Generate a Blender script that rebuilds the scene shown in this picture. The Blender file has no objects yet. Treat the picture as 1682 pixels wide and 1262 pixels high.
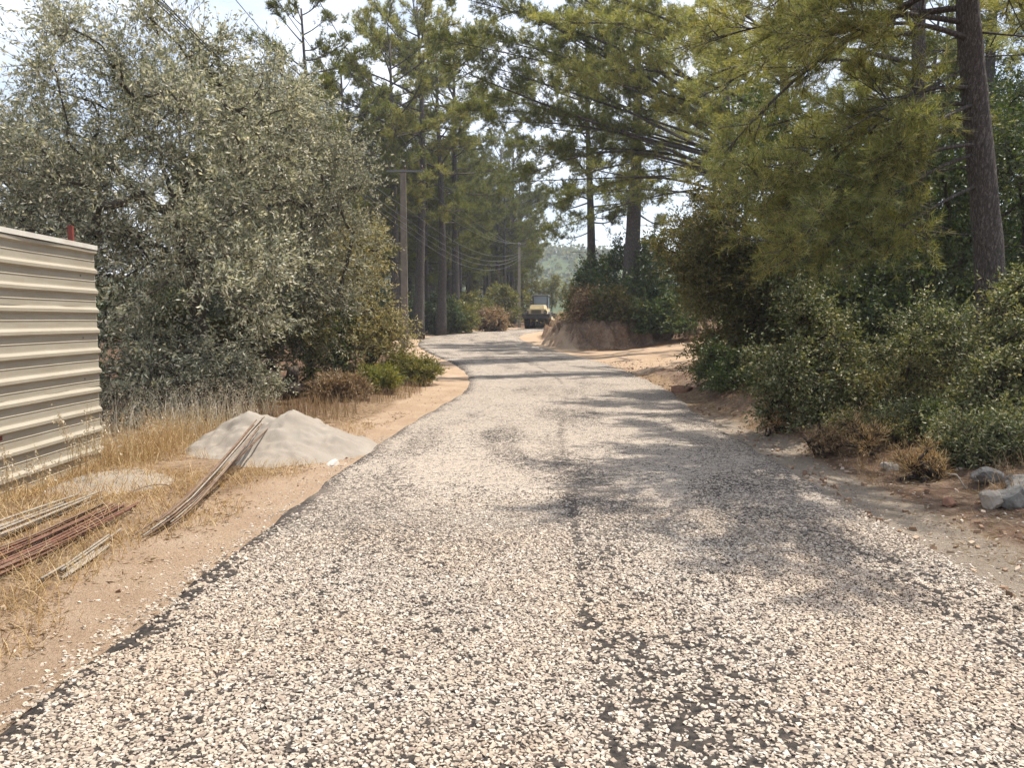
import bpy, bmesh, math
import numpy as np
from mathutils import Vector, Matrix

# ------------------------------------------------------------------ camera, sky, sun
SC = bpy.context.scene
COL = SC.collection
F = 1270.0; CX = 841.0; CY = 631.0; CAMH = 1.6
PITCH = math.atan(101.0 / F)
cam = bpy.data.cameras.new('camera'); camo = bpy.data.objects.new('camera', cam); COL.objects.link(camo)
cam.sensor_width = 36.0; cam.lens = 36.0 * F / 1682.0
cam.clip_start = 0.05; cam.clip_end = 3000
camo.location = (0, 0, CAMH); camo.rotation_euler = (math.pi / 2 - PITCH, 0, 0)
SC.camera = camo

SUN_EL = math.radians(67); SUN_AZ = math.radians(60)      # azimuth to the right of the road's direction (+Y)
sdir = Vector((math.sin(SUN_AZ) * math.cos(SUN_EL), math.cos(SUN_AZ) * math.cos(SUN_EL), math.sin(SUN_EL)))
sl = bpy.data.lights.new('sun', 'SUN'); sl.energy = 4.6; sl.angle = math.radians(0.6); sl.color = (1.0, 0.935, 0.84)
so = bpy.data.objects.new('sun', sl); COL.objects.link(so)
so.rotation_euler = (-sdir).to_track_quat('-Z', 'Y').to_euler(); so.location = (30, 30, 60)

W = bpy.data.worlds.new('World'); SC.world = W; W.use_nodes = True
wn = W.node_tree; wn.nodes.clear()
wo = wn.nodes.new('ShaderNodeOutputWorld'); wb = wn.nodes.new('ShaderNodeBackground')
sky = wn.nodes.new('ShaderNodeTexSky'); sky.sky_type = 'NISHITA'; sky.sun_disc = False
sky.sun_elevation = SUN_EL; sky.sun_rotation = SUN_AZ
sky.air_density = 1.0; sky.dust_density = 2.0; sky.ozone_density = 1.2
tc = wn.nodes.new('ShaderNodeTexCoord'); mp = wn.nodes.new('ShaderNodeMapping'); mp.inputs['Scale'].default_value = (1.6, 1.6, 3.2)
nz = wn.nodes.new('ShaderNodeTexNoise'); nz.inputs['Scale'].default_value = 1.7; nz.inputs['Detail'].default_value = 7; nz.inputs['Roughness'].default_value = 0.55
cr = wn.nodes.new('ShaderNodeValToRGB'); cr.color_ramp.elements[0].position = 0.40; cr.color_ramp.elements[1].position = 0.66
cr.color_ramp.elements[0].color = (0.28, 0.28, 0.28, 1); cr.color_ramp.elements[1].color = (0.95, 0.95, 0.95, 1)
mx = wn.nodes.new('ShaderNodeMixRGB'); mx.inputs[2].default_value = (7.6, 7.9, 8.6, 1)
wn.links.new(tc.outputs['Generated'], mp.inputs[0]); wn.links.new(mp.outputs[0], nz.inputs['Vector'])
wn.links.new(nz.outputs['Fac'], cr.inputs[0]); wn.links.new(cr.outputs[0], mx.inputs[0])
wn.links.new(sky.outputs[0], mx.inputs[1]); wn.links.new(mx.outputs[0], wb.inputs[0])
wb.inputs[1].default_value = 0.12
wn.links.new(wb.outputs[0], wo.inputs[0])
SC.view_settings.view_transform = 'Standard'; SC.view_settings.look = 'None'
SC.view_settings.gamma = 1.0; SC.view_settings.exposure = 0.80
SC.view_settings.use_curve_mapping = False
SC.render.engine = 'CYCLES'
SC.cycles.max_bounces = 6; SC.cycles.diffuse_bounces = 3; SC.cycles.glossy_bounces = 2
SC.cycles.transmission_bounces = 4; SC.cycles.transparent_max_bounces = 4; SC.cycles.volume_bounces = 0
SC.cycles.use_denoising = True
SC.cycles.caustics_reflective = False; SC.cycles.caustics_refractive = False

# ------------------------------------------------------------------ helpers
def P(px, py, Y):
    """world point seen at photo pixel (px, py) at forward distance Y"""
    u = (px - CX) / F; v = (CY - py) / F
    c, s = math.cos(PITCH), math.sin(PITCH)
    dx, dy, dz = u, c + v * s, -s + v * c
    k = Y / dy
    return np.array([dx * k, Y, CAMH + dz * k])

def smooth(a, b, x):
    t = np.clip((x - a) / (b - a), 0, 1); return t * t * (3 - 2 * t)

def _hash(ix, iy, seed):
    h = (ix.astype(np.int64) * 374761393 + iy.astype(np.int64) * 668265263 + seed * 974634541) & 0xFFFFFFFF
    h = ((h ^ (h >> 13)) * 1274126177) & 0xFFFFFFFF
    return ((h ^ (h >> 16)) & 0xFFFFFF) / float(0xFFFFFF)

def vnoise(x, y, freq=1.0, seed=0, octaves=1):
    x = np.asarray(x, float); y = np.asarray(y, float)
    out = np.zeros(np.broadcast(x, y).shape); amp = 1.0; tot = 0
    for o in range(octaves):
        fx = x * freq + 17.3 * o; fy = y * freq - 9.1 * o
        ix = np.floor(fx); iy = np.floor(fy); tx = fx - ix; ty = fy - iy
        tx = tx * tx * (3 - 2 * tx); ty = ty * ty * (3 - 2 * ty)
        s = seed + o * 31
        a = _hash(ix, iy, s); b = _hash(ix + 1, iy, s); c = _hash(ix, iy + 1, s); d = _hash(ix + 1, iy + 1, s)
        out = out + amp * ((a * (1 - tx) + b * tx) * (1 - ty) + (c * (1 - tx) + d * tx) * ty)
        tot += amp; amp *= 0.5; freq *= 2.03
    return out / tot

# road edges and ground height
_YT = np.array([-20, 4, 9.5, 13, 18.5, 23.6, 29, 35, 43, 50, 55, 60, 66, 73, 80, 90, 100, 115.])
_LE = np.array([-2.04, -2.04, -1.85, -1.6, -1.05, -1.35, -2.2, -3.7, -5.3, -6.0, -5.9, -5.0, -3.0, 0.6, 5, 11.5, 18, 28.])
_RE = np.array([2.87, 2.87, 3.1, 3.3, 3.75, 3.8, 3.6, 2.6, 1.5, 0.7, 0.5, 1.0, 2.4, 5.6, 9.8, 17, 24.5, 35.])
def _sm(T):
    yy = np.linspace(-20, 115, 541); v = np.interp(yy, _YT, T)
    k = np.ones(17) / 17; vp = np.pad(v, 8, mode='edge'); return yy, np.convolve(vp, k, 'valid')
_ly, _lv = _sm(_LE); _ry, _rv = _sm(_RE)
def ledge(y): return np.interp(y, _ly, _lv)
def redge(y): return np.interp(y, _ry, _rv)
def zr(y):
    y = np.asarray(y, float)
    t = np.clip((y - 22) / 51, 0, 1.0) ** 1.35
    return 1.05 * t + 0.15 * smooth(73, 95, y)

# earth bank footprint (between the road and the side path)
_BK = np.array([[2.9, 62], [2.2, 52], [2.05, 46], [2.3, 42], [3.3, 39.3], [5.0, 38.6], [7.0, 39.2], [9.5, 41.0], [13, 44], [22, 50], [34, 60], [34, 95], [13, 84], [7, 74]])
def sdist(poly, x, y):
    x = np.asarray(x, float); y = np.asarray(y, float)
    d = np.full(x.shape, 1e9); ins = np.zeros(x.shape, bool); n = len(poly)
    for i in range(n):
        ax, ay = poly[i]; bx, by = poly[(i + 1) % n]
        ex, ey = bx - ax, by - ay; L = ex * ex + ey * ey
        t = np.clip(((x - ax) * ex + (y - ay) * ey) / L, 0, 1)
        d = np.minimum(d, np.hypot(x - ax - t * ex, y - ay - t * ey))
        c = ((ay > y) != (by > y)) & (x < (bx - ax) * (y - ay) / (by - ay + 1e-12) + ax); ins ^= c
    return np.where(ins, d, -d)

_SP = np.array([[2.5, 27.5], [4.5, 24.5], [6.5, 26.5], [9, 30], [14, 35], [24, 42], [22, 47], [12.5, 41.5], [8.5, 38.8], [5.2, 37.8], [2.8, 38]])  # side path
def ground(x, y):
    x = np.asarray(x, float); y = np.asarray(y, float)
    z = zr(y) - 0.02
    dl = ledge(y) - x; dr = x - redge(y)
    out = np.maximum(smooth(0.05, 0.6, dl), smooth(0.05, 0.6, dr))
    sp = smooth(-0.4, 0.8, sdist(_SP, x, y))
    n = (vnoise(x, y, 0.35, 3, 3) - 0.5) * 0.16 + (vnoise(x, y, 2.2, 5, 3) - 0.5) * 0.07
    z = z + n * out * (1 - 0.6 * sp)
    near = 1 - smooth(25, 31, y)
    ra = smooth(0.5, 3.0, dr) * 0.26 + smooth(3, 14, dr) * 1.1
    berm = np.exp(-((dr - 0.85) / 0.34) ** 2) * (0.10 + 0.28 * vnoise(x, y, 0.9, 8, 3)) * smooth(8.0, 10.5, y)
    z = z + (ra * near * (1 - 0.8 * sp)) + berm * near * (1 - sp)
    z = z + 0.05 * np.clip(x - 3.5, 0, 12) * sp + (1 - near) * (1 - sp) * smooth(2, 10, dr) * 0.8
    lump = (vnoise(x, y, 5.5, 21, 2) - 0.45) * 0.10 * smooth(0.4, 0.9, dr) * (1 - smooth(2.2, 3.4, dr)) * near
    z = z + np.maximum(lump, -0.02)
    z = z + smooth(0.25, 2.5, dl) * 0.06 - 0.16 * smooth(2.4, 3.0, dl) * (1 - smooth(9.5, 11.5, y)) + smooth(8, 40, dl) * 1.0
    # earth bank with washed-out grooves
    sd = sdist(_BK, x, y)
    g = (vnoise(x * 1.0 + y * 0.6, x * 0.0 + 3, 1.6, 13, 3) - 0.5) * 1.3 + (vnoise(x * 1.0 + y * 0.7, x * 0.0 + 9, 4.2, 16, 2) - 0.5) * 0.8
    f = smooth(-0.15, 1.15, sd + g * 0.75 + (vnoise(x, y, 2.4, 14, 3) - 0.5) * 0.9)
    z = z + f * (1.40 + 0.35 * (vnoise(x, y, 0.5, 15, 2) - 0.5)) + smooth(1.5, 9, sd) * 0.9
    return z
def gz(x, y): return float(ground(np.array([x]), np.array([y]))[0])

def np_mesh(name, V, faces, smooth_shade=False, attrs=None):
    """faces: list of int arrays (n,k)"""
    m = bpy.data.meshes.new(name)
    V = np.ascontiguousarray(V, np.float32)
    m.vertices.add(len(V)); m.vertices.foreach_set('co', V.ravel())
    faces = [f for f in faces if len(f)]
    tot = np.concatenate([np.full(len(f), f.shape[1], np.int32) for f in faces])
    flat = np.concatenate([f.ravel() for f in faces]).astype(np.int32)
    st = np.concatenate([[0], np.cumsum(tot)[:-1]]).astype(np.int32)
    m.loops.add(len(flat)); m.loops.foreach_set('vertex_index', flat)
    m.polygons.add(len(tot)); m.polygons.foreach_set('loop_start', st); m.polygons.foreach_set('loop_total', tot)
    m.polygons.foreach_set('use_smooth', np.full(len(tot), smooth_shade))
    if attrs:
        for k, v in attrs.items():
            a = m.attributes.new(k, 'FLOAT', 'POINT'); a.data.foreach_set('value', np.ascontiguousarray(v, np.float32))
    m.update(calc_edges=True); m.validate()
    return m

def obj(name, mesh, mat=None, parent=None, loc=None):
    o = bpy.data.objects.new(name, mesh); COL.objects.link(o)
    if mat is not None and mesh is not None and len(mesh.materials) == 0: mesh.materials.append(mat)
    if parent is not None: o.parent = parent
    if loc is not None: o.location = loc
    return o
def tag(o, label=None, cat=None, group=None, kind=None):
    if label: o['label'] = label
    if cat: o['category'] = cat
    if group: o['group'] = group
    if kind: o['kind'] = kind
    return o
def thing(name, label, cat, loc, group=None, rz=0.0):
    o = bpy.data.objects.new(name, None); COL.objects.link(o); o.empty_display_size = 0.2
    o.location = loc; o.rotation_euler = (0, 0, rz)
    return tag(o, label, cat, group)

class Geo:
    """collects vertices and faces into one mesh"""
    def __init__(s): s.V = []; s.Q = []; s.T = []; s.n = 0
    def add(s, V, Q=None, T=None):
        V = np.asarray(V, float).reshape(-1, 3); s.V.append(V)
        if Q is not None and len(Q): s.Q.append(np.asarray(Q, np.int64) + s.n)
        if T is not None and len(T): s.T.append(np.asarray(T, np.int64) + s.n)
        s.n += len(V)
    def tube(s, pts, rad, k=6, cap=True, bump=0.0, rng=None):
        pts = np.asarray(pts, float); rad = np.broadcast_to(np.asarray(rad, float), (len(pts),)); n = len(pts)
        t = np.gradient(pts, axis=0); t /= np.linalg.norm(t, axis=1)[:, None] + 1e-9
        up = np.array([0, 0, 1.0]) if abs(t[0][2]) < 0.9 else np.array([1.0, 0, 0])
        a = np.cross(t, up); a /= np.linalg.norm(a, axis=1)[:, None] + 1e-9; b = np.cross(t, a)
        th = np.linspace(0, 2 * math.pi, k, endpoint=False)
        r = rad[:, None] * np.ones((n, k))
        if bump and rng is not None: r = r * (1 + bump * (rng.random((n, k)) - 0.5))
        V = pts[:, None, :] + r[:, :, None] * (np.cos(th)[None, :, None] * a[:, None, :] + np.sin(th)[None, :, None] * b[:, None, :])
        i = np.arange(n - 1)[:, None] * k; j = np.arange(k)[None, :]; j2 = (j + 1) % k
        Q = np.stack([i + j, i + j2, i + k + j2, i + k + j], -1).reshape(-1, 4)
        T = None; V = V.reshape(-1, 3)
        if cap:
            V = np.vstack([V, pts[0], pts[-1]]); c0 = n * k; jj = np.arange(k)
            T = np.vstack([np.stack([(jj + 1) % k, jj, np.full(k, c0)], -1), np.stack([(n - 1) * k + jj, (n - 1) * k + (jj + 1) % k, np.full(k, c0 + 1)], -1)])
        s.add(V, Q, T)
    def twigs(s, A, B, r0, r1, k=3):
        n = len(A)
        if n == 0: return
        d = B - A; d /= np.linalg.norm(d, axis=1)[:, None] + 1e-9
        ref = np.where(np.abs(d[:, 2:3]) < 0.9, np.array([[0, 0, 1.0]]), np.array([[1.0, 0, 0]]))
        a = np.cross(d, ref); a /= np.linalg.norm(a, axis=1)[:, None] + 1e-9; b = np.cross(d, a)
        th = np.linspace(0, 2 * math.pi, k, endpoint=False)
        ring = np.cos(th)[None, :, None] * a[:, None, :] + np.sin(th)[None, :, None] * b[:, None, :]
        r0 = np.broadcast_to(r0, (n,))[:, None, None]; r1 = np.broadcast_to(r1, (n,))[:, None, None]
        V = np.concatenate([A[:, None, :] + ring * r0, B[:, None, :] + ring * r1], 1).reshape(-1, 3)
        base = np.arange(n)[:, None] * (2 * k); j = np.arange(k)[None, :]; j2 = (j + 1) % k
        Q = np.stack([base + j, base + j2, base + k + j2, base + k + j], -1).reshape(-1, 4)
        s.add(V, Q)
    def box(s, c, size, rz=0.0, taper=1.0):
        c = np.asarray(c, float); h = np.asarray(size, float) / 2
        v = np.array([[x, y, z] for z in (-1, 1) for y in (-1, 1) for x in (-1, 1)], float)
        v[4:, :2] *= taper; v = v * h
        co, si = math.cos(rz), math.sin(rz)
        v = np.stack([v[:, 0] * co - v[:, 1] * si, v[:, 0] * si + v[:, 1] * co, v[:, 2]], -1) + c
        s.add(v, [[0, 2, 3, 1], [4, 5, 7, 6], [0, 1, 5, 4], [2, 6, 7, 3], [0, 4, 6, 2], [1, 3, 7, 5]])
    def prism(s, prof, axis_from, axis_to):
        """closed 2-D profile given as 3-D points at axis_from; extruded by (axis_to-axis_from)"""
        prof = np.asarray(prof, float); n = len(prof); d = np.asarray(axis_to, float) - np.asarray(axis_from, float)
        V = np.vstack([prof, prof + d]); j = np.arange(n); j2 = (j + 1) % n
        Q = np.stack([j, j2, n + j2, n + j], -1); s.add(V, Q)
        c0 = prof.mean(0); s.add(np.vstack([prof, c0]), None, np.stack([j2, j, np.full(n, n)], -1))
        s.add(np.vstack([prof + d, c0 + d]), None, np.stack([j, j2, np.full(n, n)], -1))
    def mesh(s, name, smooth_shade=False, off=None):
        V = np.concatenate(s.V)
        if off is not None: V = V - np.asarray(off)
        fs = []
        if s.Q: fs.append(np.concatenate(s.Q))
        if s.T: fs.append(np.concatenate(s.T))
        return np_mesh(name, V, fs, smooth_shade)
    def build(s, name, mat, parent=None, smooth_shade=False, off=None, bevel=0.0):
        m = s.mesh(name, smooth_shade, off)
        if bevel:
            bm = bmesh.new(); bm.from_mesh(m)
            bmesh.ops.bevel(bm, geom=[e for e in bm.edges if e.is_manifold and e.calc_face_angle(0) > 0.5], offset=bevel, segments=2, affect='EDGES', clamp_overlap=True)
            bm.to_mesh(m); bm.free()
        return obj(name, m, mat, parent)

def runit(rng, n):
    v = rng.normal(size=(n, 3)); return v / np.linalg.norm(v, axis=1)[:, None]
def unit(v): return v / (np.linalg.norm(v, axis=-1, keepdims=True) + 1e-9)

# ------------------------------------------------------------------ materials
def new_mat(name):
    m = bpy.data.materials.new(name); m.use_nodes = True; nt = m.node_tree; nt.nodes.clear()
    o = nt.nodes.new('ShaderNodeOutputMaterial'); return m, nt, o
def N(nt, typ, **kw):
    n = nt.nodes.new(typ)
    for k, v in kw.items():
        if k.startswith('i_'): n.inputs[k[2:].replace('_', ' ')].default_value = v
        else: setattr(n, k, v)
    return n
def ramp(nt, fac, stops):
    r = nt.nodes.new('ShaderNodeValToRGB'); e = r.color_ramp.elements
    while len(e) < len(stops): e.new(0.5)
    for i, (p, c) in enumerate(stops):
        e[i].position = p; e[i].color = (c, c, c, 1) if isinstance(c, (int, float)) else (*c, 1)
    nt.links.new(fac, r.inputs[0]); return r.outputs[0]
def mix(nt, fac, a, b, mode='MIX'):
    m = nt.nodes.new('ShaderNodeMixRGB'); m.blend_type = mode
    for i, v in ((0, fac), (1, a), (2, b)):
        if isinstance(v, (int, float)): m.inputs[i].default_value = v if i == 0 else (v, v, v, 1)
        elif isinstance(v, tuple): m.inputs[i].default_value = (*v, 1)
        else: nt.links.new(v, m.inputs[i])
    return m.outputs[0]
def noise(nt, vec, scale, detail=4, rough=0.55):
    n = nt.nodes.new('ShaderNodeTexNoise'); n.inputs['Scale'].default_value = scale; n.inputs['Detail'].default_value = detail; n.inputs['Roughness'].default_value = rough
    if vec is not None: nt.links.new(vec, n.inputs['Vector'])
    return n.outputs['Fac']
def principled(nt, col, rough=0.8, spec=0.3, metallic=0.0, bump=None, bstr=0.3, bdist=0.02):
    b = nt.nodes.new('ShaderNodeBsdfPrincipled')
    if isinstance(col, tuple): b.inputs['Base Color'].default_value = (*col, 1)
    else: nt.links.new(col, b.inputs['Base Color'])
    if isinstance(rough, (int, float)): b.inputs['Roughness'].default_value = rough
    else: nt.links.new(rough, b.inputs['Roughness'])
    b.inputs['Specular IOR Level'].default_value = spec; b.inputs['Metallic'].default_value = metallic
    if bump is not None:
        bp = nt.nodes.new('ShaderNodeBump'); bp.inputs['Strength'].default_value = bstr; bp.inputs['Distance'].default_value = bdist
        nt.links.new(bump, bp.inputs['Height']); nt.links.new(bp.outputs[0], b.inputs['Normal'])
    return b.outputs[0]

def leaf_mat(name, stops, trans=0.35, rough=0.5, spec=0.35, tcol=(1.25, 1.15, 0.55), patch=0.5, patchcol=(1.15, 1.0, 0.75)):
    m, nt, o = new_mat(name)
    g = N(nt, 'ShaderNodeNewGeometry'); oi = N(nt, 'ShaderNodeObjectInfo')
    c = ramp(nt, g.outputs['Random Per Island'], stops)
    nf = noise(nt, g.outputs['Position'], 0.9, 2)
    pf = ramp(nt, nf, [(0.38, 0.0), (0.62, patch)])
    c = mix(nt, pf, c, mix(nt, 1.0, c, patchcol, 'MULTIPLY'))
    hv = N(nt, 'ShaderNodeHueSaturation'); nt.links.new(c, hv.inputs['Color'])
    mr = N(nt, 'ShaderNodeMapRange'); mr.inputs['To Min'].default_value = 0.85; mr.inputs['To Max'].default_value = 1.15
    nt.links.new(oi.outputs['Random'], mr.inputs['Value']); nt.links.new(mr.outputs[0], hv.inputs['Value'])
    c = hv.outputs[0]
    b = principled(nt, c, rough, spec)
    t = N(nt, 'ShaderNodeBsdfTranslucent'); nt.links.new(mix(nt, 1.0, c, tcol, 'MULTIPLY'), t.inputs[0])
    ms = N(nt, 'ShaderNodeMixShader'); ms.inputs[0].default_value = trans
    nt.links.new(b, ms.inputs[1]); nt.links.new(t.outputs[0], ms.inputs[2]); nt.links.new(ms.outputs[0], o.inputs[0])
    return m
M = {}
M['olive'] = leaf_mat('olive_leaf', [(0.0, (0.14, 0.16, 0.115)), (0.45, (0.272, 0.278, 0.20)), (0.8, (0.435, 0.42, 0.32)), (1.0, (0.67, 0.625, 0.50))], 0.36, 0.55, 0.35, (1.1, 1.08, 0.8), 0.35, (1.06, 1.0, 0.9))
M['olive_warm'] = leaf_mat('olive_leaf_warm', [(0.0, (0.15, 0.145, 0.065)), (0.5, (0.28, 0.26, 0.13)), (1.0, (0.46, 0.41, 0.25))], 0.38, 0.55, 0.3, (1.15, 1.08, 0.7), 0.5, (1.15, 1.02, 0.75))
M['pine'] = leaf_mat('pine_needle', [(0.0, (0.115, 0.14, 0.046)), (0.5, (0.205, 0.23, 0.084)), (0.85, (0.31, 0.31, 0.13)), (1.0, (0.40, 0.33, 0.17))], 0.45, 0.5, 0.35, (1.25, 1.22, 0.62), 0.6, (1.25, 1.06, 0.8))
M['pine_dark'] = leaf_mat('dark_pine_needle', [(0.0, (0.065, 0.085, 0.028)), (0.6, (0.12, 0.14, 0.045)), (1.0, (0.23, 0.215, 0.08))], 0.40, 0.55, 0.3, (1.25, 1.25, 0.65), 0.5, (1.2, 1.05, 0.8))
M['oak'] = leaf_mat('oak_leaf', [(0.0, (0.065, 0.088, 0.034)), (0.5, (0.13, 0.148, 0.066)), (0.85, (0.24, 0.24, 0.135)), (1.0, (0.42, 0.385, 0.26))], 0.28, 0.52, 0.35, (1.2, 1.2, 0.6), 0.5, (1.15, 1.02, 0.8))
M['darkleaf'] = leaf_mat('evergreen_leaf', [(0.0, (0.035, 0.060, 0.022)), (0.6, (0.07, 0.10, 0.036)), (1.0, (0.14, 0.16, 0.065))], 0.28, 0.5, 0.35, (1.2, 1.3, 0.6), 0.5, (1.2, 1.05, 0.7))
M['brownleaf'] = leaf_mat('brownish_foliage', [(0.0, (0.07, 0.08, 0.03)), (0.5, (0.13, 0.132, 0.052)), (0.85, (0.20, 0.18, 0.08)), (1.0, (0.28, 0.22, 0.115))], 0.36, 0.6, 0.3, (1.2, 1.15, 0.6), 0.5, (1.15, 1.0, 0.8))
M['lightshrub'] = leaf_mat('light_shrub_leaf', [(0.0, (0.09, 0.11, 0.035)), (0.6, (0.16, 0.175, 0.06)), (1.0, (0.26, 0.245, 0.11))], 0.35, 0.5, 0.35, (1.3, 1.2, 0.55), 0.6, (1.2, 1.0, 0.7))
M['weed'] = leaf_mat('green_weed', [(0.0, (0.10, 0.13, 0.03)), (0.6, (0.18, 0.20, 0.06)), (1.0, (0.28, 0.25, 0.10))], 0.4, 0.55, 0.3, (1.3, 1.2, 0.5), 0.5, (1.2, 1.0, 0.7))
M['drygrass'] = leaf_mat('dry_grass', [(0.0, (0.30, 0.19, 0.085)), (0.5, (0.46, 0.33, 0.165)), (1.0, (0.62, 0.50, 0.30))], 0.35, 0.6, 0.3, (1.1, 1.0, 0.8), 0.5, (1.0, 0.86, 0.7))
M['drybrown'] = leaf_mat('dry_brown_grass', [(0.0, (0.15, 0.098, 0.055)), (0.6, (0.26, 0.185, 0.105)), (1.0, (0.42, 0.33, 0.20))], 0.3, 0.6, 0.3, (1.1, 1.0, 0.8), 0.5, (1.0, 0.86, 0.7))
M['palehusk'] = leaf_mat('pale_husk', [(0.0, (0.42, 0.34, 0.22)), (0.6, (0.62, 0.54, 0.40)), (1.0, (0.78, 0.72, 0.60))], 0.35, 0.55, 0.3, (1.0, 1.0, 0.9), 0.4, (1.0, 0.9, 0.8))

def bark_mat(name, c0, c1, c2, scale=20.0, stretch=0.30, bstr=0.8):
    m, nt, o = new_mat(name)
    t = N(nt, 'ShaderNodeTexCoord'); mpn = N(nt, 'ShaderNodeMapping'); mpn.inputs['Scale'].default_value = (1, 1, stretch)
    nt.links.new(t.outputs['Object'], mpn.inputs[0])
    v = N(nt, 'ShaderNodeTexVoronoi', feature='DISTANCE_TO_EDGE'); v.inputs['Scale'].default_value = scale
    dn = noise(nt, mpn.outputs[0], scale * 1.3, 3)
    va = N(nt, 'ShaderNodeVectorMath', operation='ADD'); nt.links.new(mpn.outputs[0], va.inputs[0])
    sc = N(nt, 'ShaderNodeVectorMath', operation='SCALE'); sc.inputs['Scale'].default_value = 0.25
    nt.links.new(dn, sc.inputs[0]); nt.links.new(sc.outputs[0], va.inputs[1]); nt.links.new(va.outputs[0], v.inputs['Vector'])
    h = ramp(nt, v.outputs['Distance'], [(0.0, 0.0), (0.30, 1.0)])
    n2 = noise(nt, mpn.outputs[0], scale * 3, 6, 0.65)
    hh = mix(nt, 0.62, h, n2)
    c = ramp(nt, hh, [(0.2, c0), (0.5, c1), (0.8, c2)])
    big = noise(nt, t.outputs['Object'], 1.2, 3)
    c = mix(nt, ramp(nt, big, [(0.35, 0.0), (0.7, 0.5)]), c, mix(nt, 1.0, c, (1.06, 0.98, 0.92), 'MULTIPLY'))
    nt.links.new(principled(nt, c, 0.92, 0.15, 0, hh, bstr, 0.03), o.inputs[0]); return m
M['pinebark'] = bark_mat('pine_bark', (0.028, 0.024, 0.022), (0.095, 0.082, 0.075), (0.19, 0.172, 0.158))
M['darkbark'] = bark_mat('dark_bark', (0.02, 0.016, 0.012), (0.06, 0.048, 0.036), (0.12, 0.10, 0.08), 12)
M['olivebark'] = bark_mat('olive_bark', (0.03, 0.026, 0.02), (0.09, 0.078, 0.06), (0.17, 0.15, 0.12), 14)

def simple(name, col, rough=0.6, spec=0.4, metallic=0.0, var=0.25, scale=6.0, bstr=0.15, dirt=None, dirtcov=0.5):
    m, nt, o = new_mat(name); t = N(nt, 'ShaderNodeTexCoord')
    n = noise(nt, t.outputs['Object'], scale, 6, 0.6)
    lo = tuple(c * (1 - var) for c in col); hi = tuple(min(1, c * (1 + var)) for c in col)
    c = ramp(nt, n, [(0.3, lo), (0.7, hi)])
    if dirt:
        n2 = noise(nt, t.outputs['Object'], scale * 0.45, 8, 0.7)
        c = mix(nt, ramp(nt, n2, [(dirtcov - 0.08, 0.0), (dirtcov + 0.15, 0.75)]), c, dirt)
    nt.links.new(principled(nt, c, rough, spec, metallic, n, bstr, 0.01), o.inputs[0]); return m
M['concrete'] = simple('concrete', (0.17, 0.142, 0.112), 0.9, 0.2, 0, 0.18, 5, 0.2, (0.11, 0.088, 0.068), 0.55)
M['paleconcrete'] = simple('pale_concrete', (0.33, 0.30, 0.25), 0.9, 0.2, 0, 0.15, 5, 0.2)
M['galv'] = simple('galvanised_steel', (0.14, 0.14, 0.14), 0.55, 0.4, 0.4, 0.2, 8)
M['porcelain'] = simple('insulator_glaze', (0.10, 0.05, 0.03), 0.25, 0.5)
M['wire'] = simple('weathered_wire', (0.12, 0.12, 0.12), 0.5, 0.4, 0.5)
M['redpaint'] = simple('red_oxide_paint', (0.15, 0.036, 0.026), 0.75, 0.3, 0, 0.2, 9, 0.15, (0.22, 0.10, 0.06), 0.62)
M['rust'] = simple('rusty_bar', (0.15, 0.098, 0.066), 0.8, 0.25, 0.1, 0.4, 14, 0.3, (0.22, 0.165, 0.12), 0.55)
M['redrust'] = simple('red_rusty_bar', (0.155, 0.075, 0.05), 0.8, 0.25, 0.1, 0.4, 14, 0.3, (0.20, 0.13, 0.10), 0.55)
M['greybar'] = simple('grey_bar', (0.27, 0.235, 0.19), 0.7, 0.3, 0.1, 0.25, 14, 0.3, (0.22, 0.14, 0.10), 0.6)
M['tyre'] = simple('tyre_rubber', (0.022, 0.021, 0.02), 0.85, 0.25, 0, 0.3, 10, 0.3, (0.12, 0.10, 0.075), 0.6)
M['cream'] = simple('cream_machine_paint', (0.54, 0.44, 0.24), 0.5, 0.4, 0, 0.12, 3, 0.05, (0.33, 0.26, 0.16), 0.55)
M['blackpaint'] = simple('black_machine_paint', (0.03, 0.028, 0.026), 0.5, 0.4, 0, 0.3, 4, 0.1, (0.10, 0.085, 0.065), 0.6)
M['lamp'] = simple('lamp_lens', (0.20, 0.19, 0.18), 0.2, 0.5)
def glass_mat():
    m, nt, o = new_mat('cab_glass')
    nt.links.new(principled(nt, (0.10, 0.14, 0.19), 0.08, 0.9), o.inputs[0]); return m
M['glass'] = glass_mat()
def rock_mat(name, c0, c1, c2):
    m, nt, o = new_mat(name); t = N(nt, 'ShaderNodeTexCoord')
    n = noise(nt, t.outputs['Object'], 5, 8, 0.65); n2 = noise(nt, t.outputs['Object'], 22, 6, 0.7)
    c = ramp(nt, n, [(0.3, c0), (0.5, c1), (0.7, c2)]); c = mix(nt, ramp(nt, n2, [(0.45, 0.0), (0.75, 0.5)]), c, c0)
    nt.links.new(principled(nt, c, 0.9, 0.2, 0, mix(nt, 0.5, n, n2), 0.7, 0.03), o.inputs[0]); return m
M['rock'] = rock_mat('grey_rock', (0.07, 0.066, 0.06), (0.17, 0.163, 0.15), (0.31, 0.295, 0.27))
M['palerock'] = rock_mat('pale_rock', (0.24, 0.205, 0.16), (0.34, 0.30, 0.25), (0.45, 0.41, 0.36))

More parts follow.
